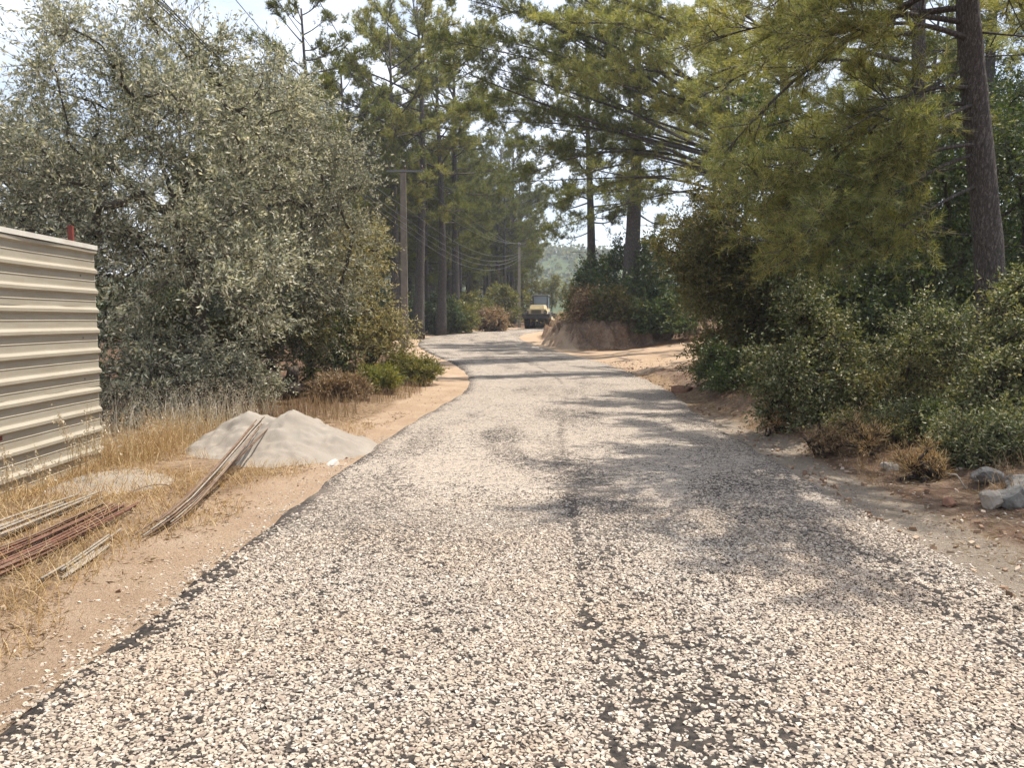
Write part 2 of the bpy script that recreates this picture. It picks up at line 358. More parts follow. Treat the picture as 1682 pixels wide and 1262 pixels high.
def fence_mat():
    m, nt, o = new_mat('dusty_sheet_metal'); t = N(nt, 'ShaderNodeTexCoord')
    mpn = N(nt, 'ShaderNodeMapping'); mpn.inputs['Scale'].default_value = (1.0, 0.6, 6.0); nt.links.new(t.outputs['Object'], mpn.inputs[0])
    n = noise(nt, mpn.outputs[0], 2.5, 7, 0.65); n2 = noise(nt, t.outputs['Object'], 30, 5, 0.7)
    mp2 = N(nt, 'ShaderNodeMapping'); mp2.inputs['Scale'].default_value = (3.0, 9.0, 0.5); nt.links.new(t.outputs['Object'], mp2.inputs[0])
    n3 = noise(nt, mp2.outputs[0], 3, 5, 0.6)
    c = ramp(nt, n, [(0.3, (0.27, 0.237, 0.178)), (0.55, (0.325, 0.292, 0.228)), (0.75, (0.365, 0.335, 0.275))])
    c = mix(nt, ramp(nt, n3, [(0.5, 0.0), (0.75, 0.35)]), c, (0.30, 0.225, 0.15))
    c = mix(nt, ramp(nt, n2, [(0.5, 0.0), (0.8, 0.25)]), c, (0.24, 0.19, 0.13))
    nt.links.new(principled(nt, c, ramp(nt, n, [(0.3, 0.62), (0.7, 0.45)]), 0.4, 0.0, n2, 0.06, 0.005), o.inputs[0]); return m
M['sheet'] = fence_mat()
M['cap'] = simple('pale_sheet_cap', (0.56, 0.53, 0.47), 0.5, 0.4, 0, 0.1, 6, 0.05, (0.36, 0.30, 0.22), 0.62)

def ground_mat():
    m, nt, o = new_mat('roadside_earth'); g = N(nt, 'ShaderNodeNewGeometry'); pos = g.outputs['Position']
    at = lambda n: N(nt, 'ShaderNodeAttribute', attribute_name=n).outputs['Fac']
    n1 = noise(nt, pos, 1.3, 8, 0.65); n2 = noise(nt, pos, 9, 8, 0.7); n3 = noise(nt, pos, 55, 6, 0.7); n4 = noise(nt, pos, 0.25, 5, 0.6)
    litter = ramp(nt, n2, [(0.32, (0.13, 0.080, 0.045)), (0.5, (0.26, 0.175, 0.105)), (0.68, (0.42, 0.32, 0.21))])
    forest_shade = ramp(nt, n2, [(0.35, (0.075, 0.045, 0.028)), (0.55, (0.15, 0.09, 0.055)), (0.75, (0.24, 0.16, 0.10))])
    base = mix(nt, ramp(nt, n4, [(0.4, 0.0), (0.6, 1.0)]), litter, forest_shade)
    base = mix(nt, at('forest_shade'), litter, forest_shade)
    sand = ramp(nt, n1, [(0.3, (0.40, 0.278, 0.185)), (0.5, (0.48, 0.35, 0.24)), (0.7, (0.54, 0.415, 0.30))])
    n5 = noise(nt, pos, 150, 4, 0.75); sand = mix(nt, ramp(nt, n5, [(0.52, 0.0), (0.64, 0.55)]), sand, (0.24, 0.16, 0.10)); sand = mix(nt, ramp(nt, n2, [(0.5, 0.0), (0.7, 0.35)]), sand, (0.30, 0.20, 0.125)); sand = mix(nt, ramp(nt, n3, [(0.46, 0.0), (0.66, 0.6)]), sand, (0.26, 0.175, 0.11))
    red0 = ramp(nt, n2, [(0.3, (0.095, 0.058, 0.038)), (0.5, (0.185, 0.12, 0.082)), (0.72, (0.31, 0.225, 0.16))])
    red = mix(nt, ramp(nt, n1, [(0.45, 0.0), (0.62, 0.6)]), red0, (0.33, 0.245, 0.17)); red = mix(nt, ramp(nt, noise(nt, pos, 3.2, 6, 0.7), [(0.5, 0.0), (0.65, 0.6)]), red, (0.10, 0.062, 0.042))
    grey = ramp(nt, n1, [(0.3, (0.29, 0.238, 0.182)), (0.7, (0.40, 0.335, 0.262))])
    grey = mix(nt, ramp(nt, n2, [(0.5, 0.0), (0.68, 0.5)]), grey, (0.17, 0.125, 0.09)); grey = mix(nt, ramp(nt, n3, [(0.49, 0.0), (0.64, 0.6)]), grey, (0.18, 0.145, 0.112))
    def zone(attr, w=0.5):
        a = N(nt, 'ShaderNodeMath', operation='ADD'); s = N(nt, 'ShaderNodeMath', operation='MULTIPLY_ADD')
        nt.links.new(mix(nt, 0.5, n2, n1), s.inputs[0]); s.inputs[1].default_value = w; s.inputs[2].default_value = -w / 2
        nt.links.new(at(attr), a.inputs[0]); nt.links.new(s.outputs[0], a.inputs[1])
        return ramp(nt, a.outputs[0], [(0.35, 0.0), (0.65, 1.0)])
    c = mix(nt, zone('red', 0.8), base, red)
    c = mix(nt, zone('sand', 0.7), c, sand)
    c = mix(nt, zone('grey', 0.8), c, grey)
    h = mix(nt, 0.5, n2, n3)
    nt.links.new(principled(nt, c, 0.95, 0.1, 0, h, 1.0, 0.09), o.inputs[0]); return m
M['ground'] = ground_mat()

def road_mat():
    m, nt, o = new_mat('chip_seal'); g = N(nt, 'ShaderNodeNewGeometry'); pos = g.outputs['Position']
    at = lambda n: N(nt, 'ShaderNodeAttribute', attribute_name=n).outputs['Fac']
    ve = N(nt, 'ShaderNodeTexVoronoi', feature='DISTANCE_TO_EDGE'); ve.inputs['Scale'].default_value = 62; nt.links.new(pos, ve.inputs['Vector'])
    vc = N(nt, 'ShaderNodeTexVoronoi', feature='F1'); vc.inputs['Scale'].default_value = 62; nt.links.new(pos, vc.inputs['Vector'])
    sep = N(nt, 'ShaderNodeSeparateColor'); nt.links.new(vc.outputs['Color'], sep.inputs[0])
    stone = ramp(nt, sep.outputs[0], [(0.0, (0.31, 0.26, 0.21)), (0.5, (0.405, 0.345, 0.28)), (1.0, (0.48, 0.42, 0.35))])
    dark = mix(nt, ramp(nt, noise(nt, pos, 30, 4), [(0.35, 0.0), (0.7, 1.0)]), (0.012, 0.011, 0.011), (0.055, 0.045, 0.037))
    dens = at('dens')                                       # share of the surface covered by chippings
    th_ = N(nt, 'ShaderNodeMath', operation='MULTIPLY_ADD'); nt.links.new(dens, th_.inputs[0]); th_.inputs[1].default_value = 0.30; th_.inputs[2].default_value = 0.32
    keep = N(nt, 'ShaderNodeMath', operation='LESS_THAN'); nt.links.new(mix(nt, 0.3, noise(nt, pos, 17, 3, 0.6), sep.outputs[1]), keep.inputs[0]); nt.links.new(th_.outputs[0], keep.inputs[1])
    body = ramp(nt, ve.outputs['Distance'], [(0.02, 0.0), (0.08, 1.0)])
    k = N(nt, 'ShaderNodeMath', operation='MULTIPLY'); nt.links.new(keep.outputs[0], k.inputs[0]); nt.links.new(body, k.inputs[1])
    far = mix(nt, k.outputs[0], dark, stone)
    dust = ramp(nt, noise(nt, pos, 0.8, 6, 0.6), [(0.4, 0.0), (0.75, 0.5)])
    far = mix(nt, dust, far, (0.37, 0.305, 0.245))
    c = mix(nt, at('near'), far, mix(nt, 0.97, far, dark))
    hk = mix(nt, at('near'), k.outputs[0], noise(nt, pos, 60, 4))
    nt.links.new(principled(nt, c, 0.9, 0.2, 0, hk, 0.5, 0.012), o.inputs[0]); return m
M['road'] = road_mat()
def chip_mat():
    m, nt, o = new_mat('stone_chippings'); g = N(nt, 'ShaderNodeNewGeometry')
    c = ramp(nt, g.outputs['Random Per Island'], [(0.0, (0.24, 0.19, 0.155)), (0.12, (0.26, 0.216, 0.172)), (0.5, (0.35, 0.30, 0.243)), (0.8, (0.41, 0.358, 0.295)), (1.0, (0.49, 0.445, 0.385))])
    n = noise(nt, g.outputs['Position'], 0.7, 3)
    c = mix(nt, ramp(nt, n, [(0.4, 0.0), (0.65, 0.6)]), c, mix(nt, 1.0, c, (1.05, 0.95, 0.85), 'MULTIPLY'))
    n2 = noise(nt, g.outputs['Position'], 90, 3)
    c = mix(nt, ramp(nt, n2, [(0.5, 0.0), (0.8, 0.3)]), c, (0.30, 0.25, 0.20))
    nt.links.new(principled(nt, c, 0.85, 0.25), o.inputs[0]); return m
M['chips'] = chip_mat()
def sand_mat():
    m, nt, o = new_mat('builders_sand'); g = N(nt, 'ShaderNodeNewGeometry'); pos = g.outputs['Position']
    n = noise(nt, pos, 2.5, 6); n3 = noise(nt, pos, 90, 4, 0.7); n2 = noise(nt, pos, 14, 6, 0.65)
    c = ramp(nt, n, [(0.3, (0.225, 0.198, 0.165)), (0.7, (0.285, 0.257, 0.22))])
    c = mix(nt, ramp(nt, n2, [(0.5, 0.0), (0.75, 0.35)]), c, (0.36, 0.28, 0.20))
    c = mix(nt, ramp(nt, n3, [(0.45, 0.0), (0.65, 0.6)]), c, (0.24, 0.20, 0.155))
    nt.links.new(principled(nt, c, 0.95, 0.1, 0, mix(nt, 0.5, n2, n3), 0.5, 0.02), o.inputs[0]); return m
M['sandpile'] = sand_mat()
def clod_mat():
    m, nt, o = new_mat('earth_clod'); g = N(nt, 'ShaderNodeNewGeometry')
    c = ramp(nt, g.outputs['Random Per Island'], [(0.0, (0.17, 0.10, 0.065)), (0.6, (0.30, 0.21, 0.14)), (1.0, (0.45, 0.37, 0.29))])
    nt.links.new(principled(nt, c, 0.95, 0.1), o.inputs[0]); return m
M['clod'] = clod_mat()
def hill_mat():
    m, nt, o = new_mat('wooded_hillside'); g = N(nt, 'ShaderNodeNewGeometry')
    n = noise(nt, g.outputs['Position'], 0.12, 5, 0.7)
    c = ramp(nt, n, [(0.35, (0.035, 0.055, 0.022)), (0.6, (0.075, 0.095, 0.04)), (0.78, (0.24, 0.20, 0.14))])
    nt.links.new(principled(nt, c, 0.95, 0.1), o.inputs[0]); return m
M['hill'] = hill_mat()

# ------------------------------------------------------------------ ground
def seq(*parts): return np.unique(np.round(np.concatenate(parts), 4))
gx = seq(-np.geomspace(12, 700, 22)[::-1], np.arange(-12, -6, 0.3), np.arange(-6, 7.5, 0.15), np.arange(7.5, 15, 0.25), np.geomspace(15, 700, 24))
gy = seq(-np.geomspace(8, 300, 12)[::-1], np.arange(-8, 2, 0.6), np.arange(2, 17, 0.17), np.arange(17, 36, 0.28), np.arange(36, 48, 0.16), np.arange(48, 112, 0.9), np.geomspace(112, 800, 22))
X, Y = np.meshgrid(gx, gy); Z = ground(X, Y)
Z = np.where(Y > 130, np.minimum(Z, 3.5), Z)
nx, ny = len(gx), len(gy)
i = np.arange(ny - 1)[:, None] * nx + np.arange(nx - 1)[None, :]
GQ = np.stack([i, i + 1, i + 1 + nx, i + nx], -1).reshape(-1, 4)
dl = ledge(Y) - X; dr = X - redge(Y); sdb = sdist(_BK, X, Y); sdp = sdist(_SP, X, Y)
nsm = vnoise(X, Y, 0.6, 41, 2) - 0.5
a_sand = np.maximum((1 - smooth(0.45, 1.15, dl + nsm * 0.6 - 0.75 * smooth(13, 26, Y))) * (dl > -0.3), smooth(-0.3, 0.6, sdp + nsm * 0.5))
a_sand = np.maximum(a_sand, (1 - smooth(0.5, 2.0, dr)) * smooth(22, 26, Y) * (dr > -0.4))
a_sand = np.maximum(a_sand, 0.47 * smooth(0.3, 1.0, dl) * (1 - smooth(3.0, 4.5, dl)) * (Y < 12))
a_red = np.maximum(smooth(0.35, 0.7, dr + nsm * .3) * (1 - smooth(2.0, 3.2, dr)) * (1 - smooth(24, 28, Y)), smooth(-0.5, 0.1, sdb) * (1 - smooth(3, 5, sdb)))
a_red = a_red * (1 - smooth(0, 0.8, sdp) * (sdb < -0.3))
a_grey = (1 - smooth(0.15, 0.85, dr + nsm * 0.7)) * (dr > -0.3) * (Y < 16) * (1 - smooth(9, 15, Y) * 0.6)
a_for_shade = np.maximum(smooth(1.2, 2.6, dr), np.maximum(smooth(5, 8, dl), smooth(1.2, 2.2, dl) * smooth(11, 12.5, Y)))  # forest floor, plus the olives' shade painted into the ground behind the pile
gm = np_mesh('ground', np.stack([X, Y, Z], -1).reshape(-1, 3), [GQ], True, {'sand': a_sand.ravel(), 'red': a_red.ravel(), 'grey': a_grey.ravel(), 'forest_shade': a_for_shade.ravel()})
tag(obj('ground', gm, M['ground']), kind='structure')

# ------------------------------------------------------------------ road sheet
SEAM = 0.495
def road_dens(u, x, y):
    d = 0.97 - 0.40 * smooth(0.45, 0.75, vnoise(x * 1.6, y * 0.45, 1.0, 51, 3))
    d = d - 0.16 * np.exp(-((u - 0.60 - 0.03 * np.sin(y * 0.7)) / 0.07) ** 2) * (1 - smooth(5, 14, y) * 0.6)
    d = d - 0.15 * np.exp(-((u - 0.30) / 0.08) ** 2) * vnoise(x, y, 0.5, 55, 2)
    wob = 0.006 * np.sin(y * 1.3) + 0.006 * (vnoise(y, y * 0, 1.7, 52) - 0.5)
    d = d - 0.55 * np.exp(-((u - SEAM - wob) / 0.0075) ** 2) * (0.5 + 0.7 * vnoise(x * 0, y, 1.1, 57, 2))
    e = np.minimum(u, 1 - u) * 4.9
    d = d - 0.75 * (1 - smooth(0.02, 0.30, u * 4.9 + 0.30 * (vnoise(x, y, 2.6, 53, 3) - 0.5)))
    d = d - 0.15 * (1 - smooth(0.0, 0.5, (1 - u) * 4.9))
    return np.clip(d, 0.0, 0.97)
ry = seq(np.arange(-12, 2, 0.5), np.arange(2, 30, 0.12), np.arange(30, 112, 0.5)); uu = np.linspace(0, 1, 57)
LE = ledge(ry) + 0.10 * (vnoise(ry, ry * 0, 2.3, 61, 3) - 0.5); RE = redge(ry) + 0.25 * (vnoise(ry, ry * 0 + 5, 1.7, 62, 3) - 0.5)
RX = LE[:, None] + (RE - LE)[:, None] * uu[None, :]; RY = np.repeat(ry[:, None], len(uu), 1)
RZ = zr(RY) + 0.012 + 0.03 * (1 - (2 * uu[None, :] - 1) ** 2) * 0.6
edge = np.minimum(uu, 1 - uu)[None, :]
RZ = np.where(edge < 1e-6, RZ - 0.05, RZ)
nu = len(uu); i = np.arange(len(ry) - 1)[:, None] * nu + np.arange(nu - 1)[None, :]
rd = road_dens(np.broadcast_to(uu[None, :], RX.shape), RX, RY)
NEAR0, NEAR1 = 4.6, 7.0
rn = (1 - smooth(NEAR0, NEAR1, RY)) * smooth(1.7, 2.2, RY)
rm = np_mesh('road', np.stack([RX, RY, RZ], -1).reshape(-1, 3), [np.stack([i, i + 1, i + 1 + nu, i + nu], -1).reshape(-1, 4)], True, {'dens': rd.ravel(), 'near': rn.ravel()})
tag(obj('road', rm, M['road']), kind='structure')
def road_z(x, y):
    l = ledge(y); r = redge(y); u = np.clip((x - l) / (r - l), 0, 1)
    return zr(y) + 0.012 + 0.018 * (1 - (2 * u - 1) ** 2)

# loose chippings as real stones on the near part of the road
def chip_geo(x, y, z, size, rng, flat=0.26, sink=0.15):
    n = len(x); k = 4
    th = rng.random(n)[:, None] * 6.283 + np.array([0, 1.57, 3.14, 4.71])[None, :] + rng.normal(0, 0.28, (n, k))
    r = size[:, None] * (0.5 + 0.28 * (rng.random((n, k)) - 0.3)); asp = 0.75 + 0.5 * rng.random(n)
    bx = np.cos(th) * r * asp[:, None]; by = np.sin(th) * r / asp[:, None]
    ro = rng.random(n) * 6.283; cs, sn = np.cos(ro)[:, None], np.sin(ro)[:, None]
    bx, by = bx * cs - by * sn, bx * sn + by * cs
    tp = 0.70 + 0.26 * rng.random((n, k)); h = size * flat * (0.6 + 0.8 * rng.random(n))
    tx = rng.normal(0, 0.17, n); ty = rng.normal(0, 0.17, n)
    ox = rng.normal(0, 0.12, n) * size; oy = rng.normal(0, 0.12, n) * size
    bz = -h[:, None] * sink + bx * 0; tz = h[:, None] * (0.8 + 0.4 * rng.random((n, k)))
    B = np.stack([bx, by, bz], -1); T = np.stack([bx * tp + ox[:, None], by * tp + oy[:, None], tz], -1)
    V = np.concatenate([B, T], 1); V[..., 2] += V[..., 0] * tx[:, None] + V[..., 1] * ty[:, None]
    V += np.stack([x, y, z], -1)[:, None, :]
    b = np.arange(n)[:, None] * 8; j = np.arange(4)[None, :]; j2 = (j + 1) % 4
    Q = np.concatenate([np.stack([b + j, b + j2, b + 4 + j2, b + 4 + j], -1).reshape(-1, 4), b + np.array([[4, 5, 6, 7]])])
    return V.reshape(-1, 3), Q
rng = np.random.default_rng(7)
GS = 0.0146
gxx, gyy = np.meshgrid(np.arange(-3.4, 4.4, GS), np.arange(2.2, NEAR1, GS)); gxx = gxx + (np.arange(gyy.shape[0]) % 2)[:, None] * GS * 0.5
cx_ = (gxx + rng.normal(0, GS * 0.24, gxx.shape)).ravel(); cy_ = (gyy + rng.normal(0, GS * 0.24, gyy.shape)).ravel(); nn = len(cx_)
l_, r_ = ledge(cy_), redge(cy_); cu = (cx_ - l_) / (r_ - l_)
ok = (cu > -0.03) & (cu < 1.03); cx_, cy_, cu = cx_[ok], cy_[ok], cu[ok]; nn = len(cx_)
dd = road_dens(np.clip(cu, 0, 1), cx_, cy_)
dd = np.where((cu < 0) | (cu > 1), 0.16, dd)
fnz = 0.45 * vnoise(cx_, cy_, 24, 58, 2) + 0.55 * vnoise(cx_, cy_, 52, 59, 1)
keep = (rng.random(nn) < 0.97) & (fnz < 0.275 + 0.46 * dd) & (rng.random(nn) < (1 - 0.85 * smooth(NEAR0, NEAR1, cy_))) & (np.abs(cx_) < 0.8 * cy_ + 1.1)
cx_, cy_, cu = cx_[keep], cy_[keep], cu[keep]
sz = 0.0130 + 0.014 * rng.random(len(cx_)) ** 1.9
czz = np.where((cu < 0) | (cu > 1), ground(cx_, cy_), road_z(cx_, cy_))
V, Q = chip_geo(cx_, cy_, czz, sz, rng)
o = obj('road_chippings', np_mesh('road_chippings', V, [Q]), M['chips']); tag(o, 'pale angular stone chippings loose over the dark bitumen of the road', 'gravel', kind='stuff')
print('chips', len(cx_))
# loose small stones and clods on both shoulders
n = 3600
y = 3 + 27 * rng.random(n) ** 1.5; x = redge(y) + 0.02 + 2.4 * rng.random(n) ** 1.6
s_ = 0.010 + 0.05 * rng.random(n) ** 4; V, Q = chip_geo(x, y, ground(x, y), s_, rng, 0.45, 0.5)
y2 = 3 + 16 * rng.random(1500); x2 = ledge(y2) - 0.1 - 3.2 * rng.random(1500); s2 = 0.008 + 0.022 * rng.random(1500) ** 4
V2, Q2 = chip_geo(x2, y2, ground(x2, y2), s2, rng, 0.45, 0.5)
o = obj('earth_clods', np_mesh('earth_clods', np.vstack([V, V2]), [np.vstack([Q, Q2 + len(V)])]), M['clod']); tag(o, 'small brown clods and pebbles strewn over the earth shoulders', 'clods', kind='stuff')

n = 2600; y = 1.9 + 9 * rng.random(n) ** 1.4; sd_ = rng.random(n) < 0.55
x = np.where(sd_, redge(y) + 0.05 + 0.9 * rng.random(n) ** 2, ledge(y) - 0.03 - 0.45 * rng.random(n) ** 2.2); V, Q = chip_geo(x, y, ground(x, y), 0.010 + 0.013 * rng.random(n), rng)
tag(obj('spilt_chippings', np_mesh('spilt_chippings', V, [Q]), M['chips']), 'stray stone chippings spilt on the dirt along both road edges', 'gravel', kind='stuff')
# ------------------------------------------------------------------ hill far behind
hx = np.linspace(-260, 420, 120); hy = np.linspace(250, 640, 60); HX, HY = np.meshgrid(hx, hy)
HZ = 46 * np.exp(-((HY - 470) / 130) ** 2) * (0.55 + 0.45 * np.exp(-((HX + 10) / 150) ** 2)) + 8 * (vnoise(HX, HY, 0.02, 71, 3) - 0.5) + 2.2 * (vnoise(HX, HY, 0.2, 72, 2) - 0.5)
HZ = HZ * smooth(250, 300, HY) * (1 - smooth(600, 640, HY)) - 1.0
i = np.arange(59)[:, None] * 120 + np.arange(119)[None, :]
tag(obj('hill', np_mesh('hill', np.stack([HX, HY, HZ], -1).reshape(-1, 3), [np.stack([i, i + 1, i + 121, i + 120], -1).reshape(-1, 4)], True), M['hill']), kind='structure')

hr = np.random.default_rng(73); n = 1000
tx_ = hr.uniform(-90, 150, n); ty_ = hr.uniform(300, 520, n)
fi = (np.clip((tx_ + 260) / 680 * 119, 0, 118)).astype(int); fj = (np.clip((ty_ - 250) / 390 * 59, 0, 58)).astype(int); tz_ = HZ[fj, fi]
ii = np.repeat(np.arange(n), 22); m_ = len(ii); q = runit(hr, m_) * hr.random(m_)[:, None] ** 0.4
hs = 0.7 + 0.6 * hr.random(n); pos = np.stack([tx_, ty_, tz_ + 3.0 * hs], -1)[ii] + q * np.stack([2.6 * hs, 2.6 * hs, 3.4 * hs], -1)[ii]
d_ = runit(hr, m_); s_ = unit(np.cross(d_, runit(hr, m_)))
V = np.stack([pos - d_ * 1.1, pos + s_ * 0.9, pos + d_ * 1.1, pos - s_ * 0.9], 1).reshape(-1, 3)
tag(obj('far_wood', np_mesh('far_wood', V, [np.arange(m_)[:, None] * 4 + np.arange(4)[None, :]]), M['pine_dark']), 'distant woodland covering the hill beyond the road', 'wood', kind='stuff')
# hazy summer air
hb = Geo(); hb.box((0, 230, 28.0), (1440, 1180, 66))
hm, hnt, ho = new_mat('hazy_air'); pv = hnt.nodes.new('ShaderNodeVolumePrincipled'); pv.inputs['Color'].default_value = (0.86, 0.92, 1.0, 1); pv.inputs['Density'].default_value = 0.0006; pv.inputs['Anisotropy'].default_value = 0.0
hnt.links.new(pv.outputs[0], ho.inputs['Volume'])
tag(hb.build('haze', hm), 'pale summer haze in the air over the valley', 'haze', kind='stuff')

# ------------------------------------------------------------------ corrugated sheet fence on the left
FA = np.array([-5.07, 9.45]); FD = np.array([0.05, -1.0]) / math.hypot(0.05, 1.0); FN = np.array([1.0, 0.05]) / math.hypot(1, .05)   # end, direction to the camera, outward normal
FL = 13.0; FZ0 = -0.13; PITCHR = 0.242
fence = thing('corrugated_fence', 'dusty beige corrugated metal sheet fence standing in dry grass', 'fence', (FA[0], FA[1], 0))
def fpt(s, n, z): return np.array([FA[0] + FD[0] * s + FN[0] * n, FA[1] + FD[1] * s + FN[1] * n, z])
def sheet_profile(z0, nr):
    pr = []
    for k in range(nr):
        b = z0 + k * PITCHR
        pr += [(0.000, b), (0.0, b + 0.060), (0.006, b + 0.068), (0.0, b + 0.076), (0.0, b + 0.140), (0.034, b + 0.164), (0.034, b + 0.196), (0.002, b + 0.226)]
    pr += [(0.0, z0 + nr * PITCHR)]
    return pr
frng = np.random.default_rng(3)
for si, (z0, nr, seg) in enumerate([(FZ0, 4, 0), (FZ0 + 4 * PITCHR - 0.012, 4, 1), (FZ0 + 8 * PITCHR - 0.024, 3, 2)]):
    for (s0, s1) in ((0.0, 6.02), (6.0, FL)):
        pr = sheet_profile(z0, nr); ss = np.linspace(s0, s1, 40); G = Geo()
        V = []
        for s in ss:
            w = 0.006 * math.sin(s * 2.1 + si) + 0.004 * math.sin(s * 5.3 + 2 * si) + 0.004 * si + (0.004 if s0 > 0 else 0)
            V += [fpt(s, n + w, z + 0.004 * math.sin(s * 1.3 + si)) for n, z in pr]
        k = len(pr); i = np.arange(39)[:, None] * k + np.arange(k - 1)[None, :]
        V = np.array(V); Q = np.stack([i, i + 1, i + 1 + k, i + k], -1).reshape(-1, 4)
        m = np_mesh('sheet', V - np.array([FA[0], FA[1], 0]), [Q]); so_ = obj('sheet', m, M['sheet'], fence)
        md = so_.modifiers.new('thickness', 'SOLIDIFY'); md.thickness = 0.0015; md.offset = -1
FTOP = FZ0 + 11 * PITCHR - 0.024
off = np.array([FA[0], FA[1], 0])
G = Geo()
prof = [fpt(-0.01, 0.052, FTOP - 0.035), fpt(-0.01, 0.052, FTOP + 0.018), fpt(-0.01, -0.05, FTOP + 0.022), fpt(-0.01, -0.05, FTOP - 0.03), fpt(-0.01, -0.046, FTOP - 0.03), fpt(-0.01, -0.046, FTOP + 0.016), fpt(-0.01, 0.048, FTOP + 0.013), fpt(-0.01, 0.048, FTOP - 0.035)]
G.prism(prof, (0, 0, 0), (*(FD * (FL + 0.01)), 0)); G.build('top_cap', M['cap'], fence, off=off)
for s in (0.35, 2.9, 5.5, 8.0, 10.6):
    G = Geo(); c = fpt(s, -0.075, (FTOP + 0.22) / 2 - 0.15); G.box(c, (0.055, 0.055, FTOP + 0.22 + 0.3), 0.05); G.build('post', M['redpaint'], fence, off=off, bevel=0.006)
for z in (0.45, 1.3, 2.2):
    G = Geo(); G.prism([fpt(0.02, -0.008, z), fpt(0.02, -0.008, z + 0.05), fpt(0.02, -0.037, z + 0.05), fpt(0.02, -0.037, z)], (0, 0, 0), (*(FD * (FL - 0.05)), 0)); G.build('rail', M['redpaint'], fence, off=off)
scr = Geo()
for si, zz in enumerate([FZ0 + k * PITCHR + 0.10 for k in (1, 4, 6, 9)]):
    for s in np.arange(0.35, FL, 2.55):
        c = fpt(s, 0.010, zz); scr.tube([c, c + np.array([*(FN * 0.010), 0])], 0.009, 6)
scr.build('screws', M['galv'], fence, off=off)['kind'] = 'stuff'

# ------------------------------------------------------------------ sand pile, stone on it
PCX, PCY = -2.98, 9.75
def pile_h(x, y):
    wx = x + 0.18 * (vnoise(x, y, 1.4, 86, 2) - 0.5); wy = y + 0.18 * (vnoise(x, y, 1.4, 87, 2) - 0.5)
    r1 = np.hypot((wx + 2.80) / 0.90, (wy - 9.75) / 1.35); h = 0.47 * np.clip(1 - r1, 0, 1) ** 1.05 * 1.28
    r2 = np.hypot((wx + 3.40) / 0.85, (wy - 9.95) / 1.15); h2 = 0.56 * np.clip(1 - r2, 0, 1) ** 1.0
    r3 = np.hypot((wx + 2.32) / 0.68, (wy - 9.8) / 1.0); h3 = 0.36 * np.clip(1 - r3, 0, 1)
    h = (h ** 5 + h2 ** 5 + h3 ** 5 + 1e-9) ** 0.2; h = np.where(h > 0.50, 0.50 + (h - 0.50) * 0.6, h)
    rough = (vnoise(x, y, 2.2, 81, 3) - 0.5); fine = vnoise(x, y, 8, 82, 3) - 0.5
    return np.maximum(h + (0.12 * rough + 0.10 * fine + 0.06 * (vnoise(x, y, 19, 88, 2) - 0.5)) * np.clip(h * 6, 0, 1) - 0.015, 0)
px_ = np.linspace(-4.6, -1.35, 130); py_ = np.linspace(7.9, 11.7, 140); PX, PY = np.meshgrid(px_, py_)
hh = pile_h(PX, PY)
for _ in range(1): hh[1:-1, 1:-1] = (hh[1:-1, 1:-1] * 2 + hh[:-2, 1:-1] + hh[2:, 1:-1] + hh[1:-1, :-2] + hh[1:-1, 2:]) / 6
PZ = ground(PX, PY) + hh - 0.035
i = np.arange(139)[:, None] * 130 + np.arange(129)[None, :]
def pz(x, y): return gz(x, y) + float(pile_h(np.array([x]), np.array([y]))[0]) - 0.03
sp_o = obj('sand_pile', np_mesh('sand_pile', np.stack([PX, PY, PZ], -1).reshape(-1, 3), [np.stack([i, i + 1, i + 131, i + 130], -1).reshape(-1, 4)], True), M['sandpile'])
tag(sp_o, 'two-humped heap of pale grey builder\'s sand beside the road edge', 'sand pile')
# thin spread of spilt sand
tx = np.linspace(-5.0, -3.1, 40); ty = np.linspace(6.6, 8.6, 40); TX, TY = np.meshgrid(tx, ty)
TH = 0.085 * np.clip(1 - np.hypot((TX + 4.0) / 0.85, (TY - 7.6) / 0.8), 0, 1) ** 0.8 * (0.7 + 0.6 * vnoise(TX, TY, 3, 84, 2)) - 0.035
i = np.arange(39)[:, None] * 40 + np.arange(39)[None, :]
tag(obj('sand_pile', np_mesh('sand_spill', np.stack([TX, TY, ground(TX, TY) + TH], -1).reshape(-1, 3), [np.stack([i, i + 1, i + 41, i + 40], -1).reshape(-1, 4)], True), M['sandpile']), 'low flat patch of spilt pale sand in the dry grass by the fence', 'sand pile')

def rock(name, label, loc, size, seed, mat, cat='rock', group=None, rough=0.35, sub=4):
    bm = bmesh.new(); bmesh.ops.create_icosphere(bm, subdivisions=sub, radius=1.0)
    r = np.random.default_rng(seed); pl = runit(r, 14); pd = 0.50 + 0.28 * r.random(14)
    V = np.array([v.co[:] for v in bm.verts])
    for a, d in zip(pl, pd):
        t = V @ a; V = V - np.where(t > d, (t - d), 0)[:, None] * a * 0.97
    nn = vnoise(V[:, 0] * 3 + V[:, 2] * 2, V[:, 1] * 3 + V[:, 2], 1.0, seed, 3) - 0.5
    n3_ = vnoise(V[:, 0] * 11 + V[:, 2] * 7, V[:, 1] * 11 - V[:, 2] * 5, 1.0, seed + 3, 3) - 0.5
    V = V * (1.15 + rough * 0.7 * nn + 0.10 * n3_)[:, None] * np.asarray(size)
    for v, c in zip(bm.verts, V): v.co = c
    m = bpy.data.meshes.new(name); bm.to_mesh(m); bm.free()
    o = obj(name, m, mat); o.location = loc; o.rotation_euler = (r.normal(0, .12), r.normal(0, .12), r.random() * 6.28)
    return tag(o, label, cat, group)
rp = P(548, 733, 8.75); rock('stone', 'flat whitish stone lying on the foot of the sand pile', (rp[0], 8.75, pz(rp[0], 8.75) + 0.03), (0.11, 0.075, 0.045), 5, rock_mat('white_stone', (0.40, 0.36, 0.31), (0.52, 0.48, 0.43), (0.62, 0.58, 0.53)), 'stone')
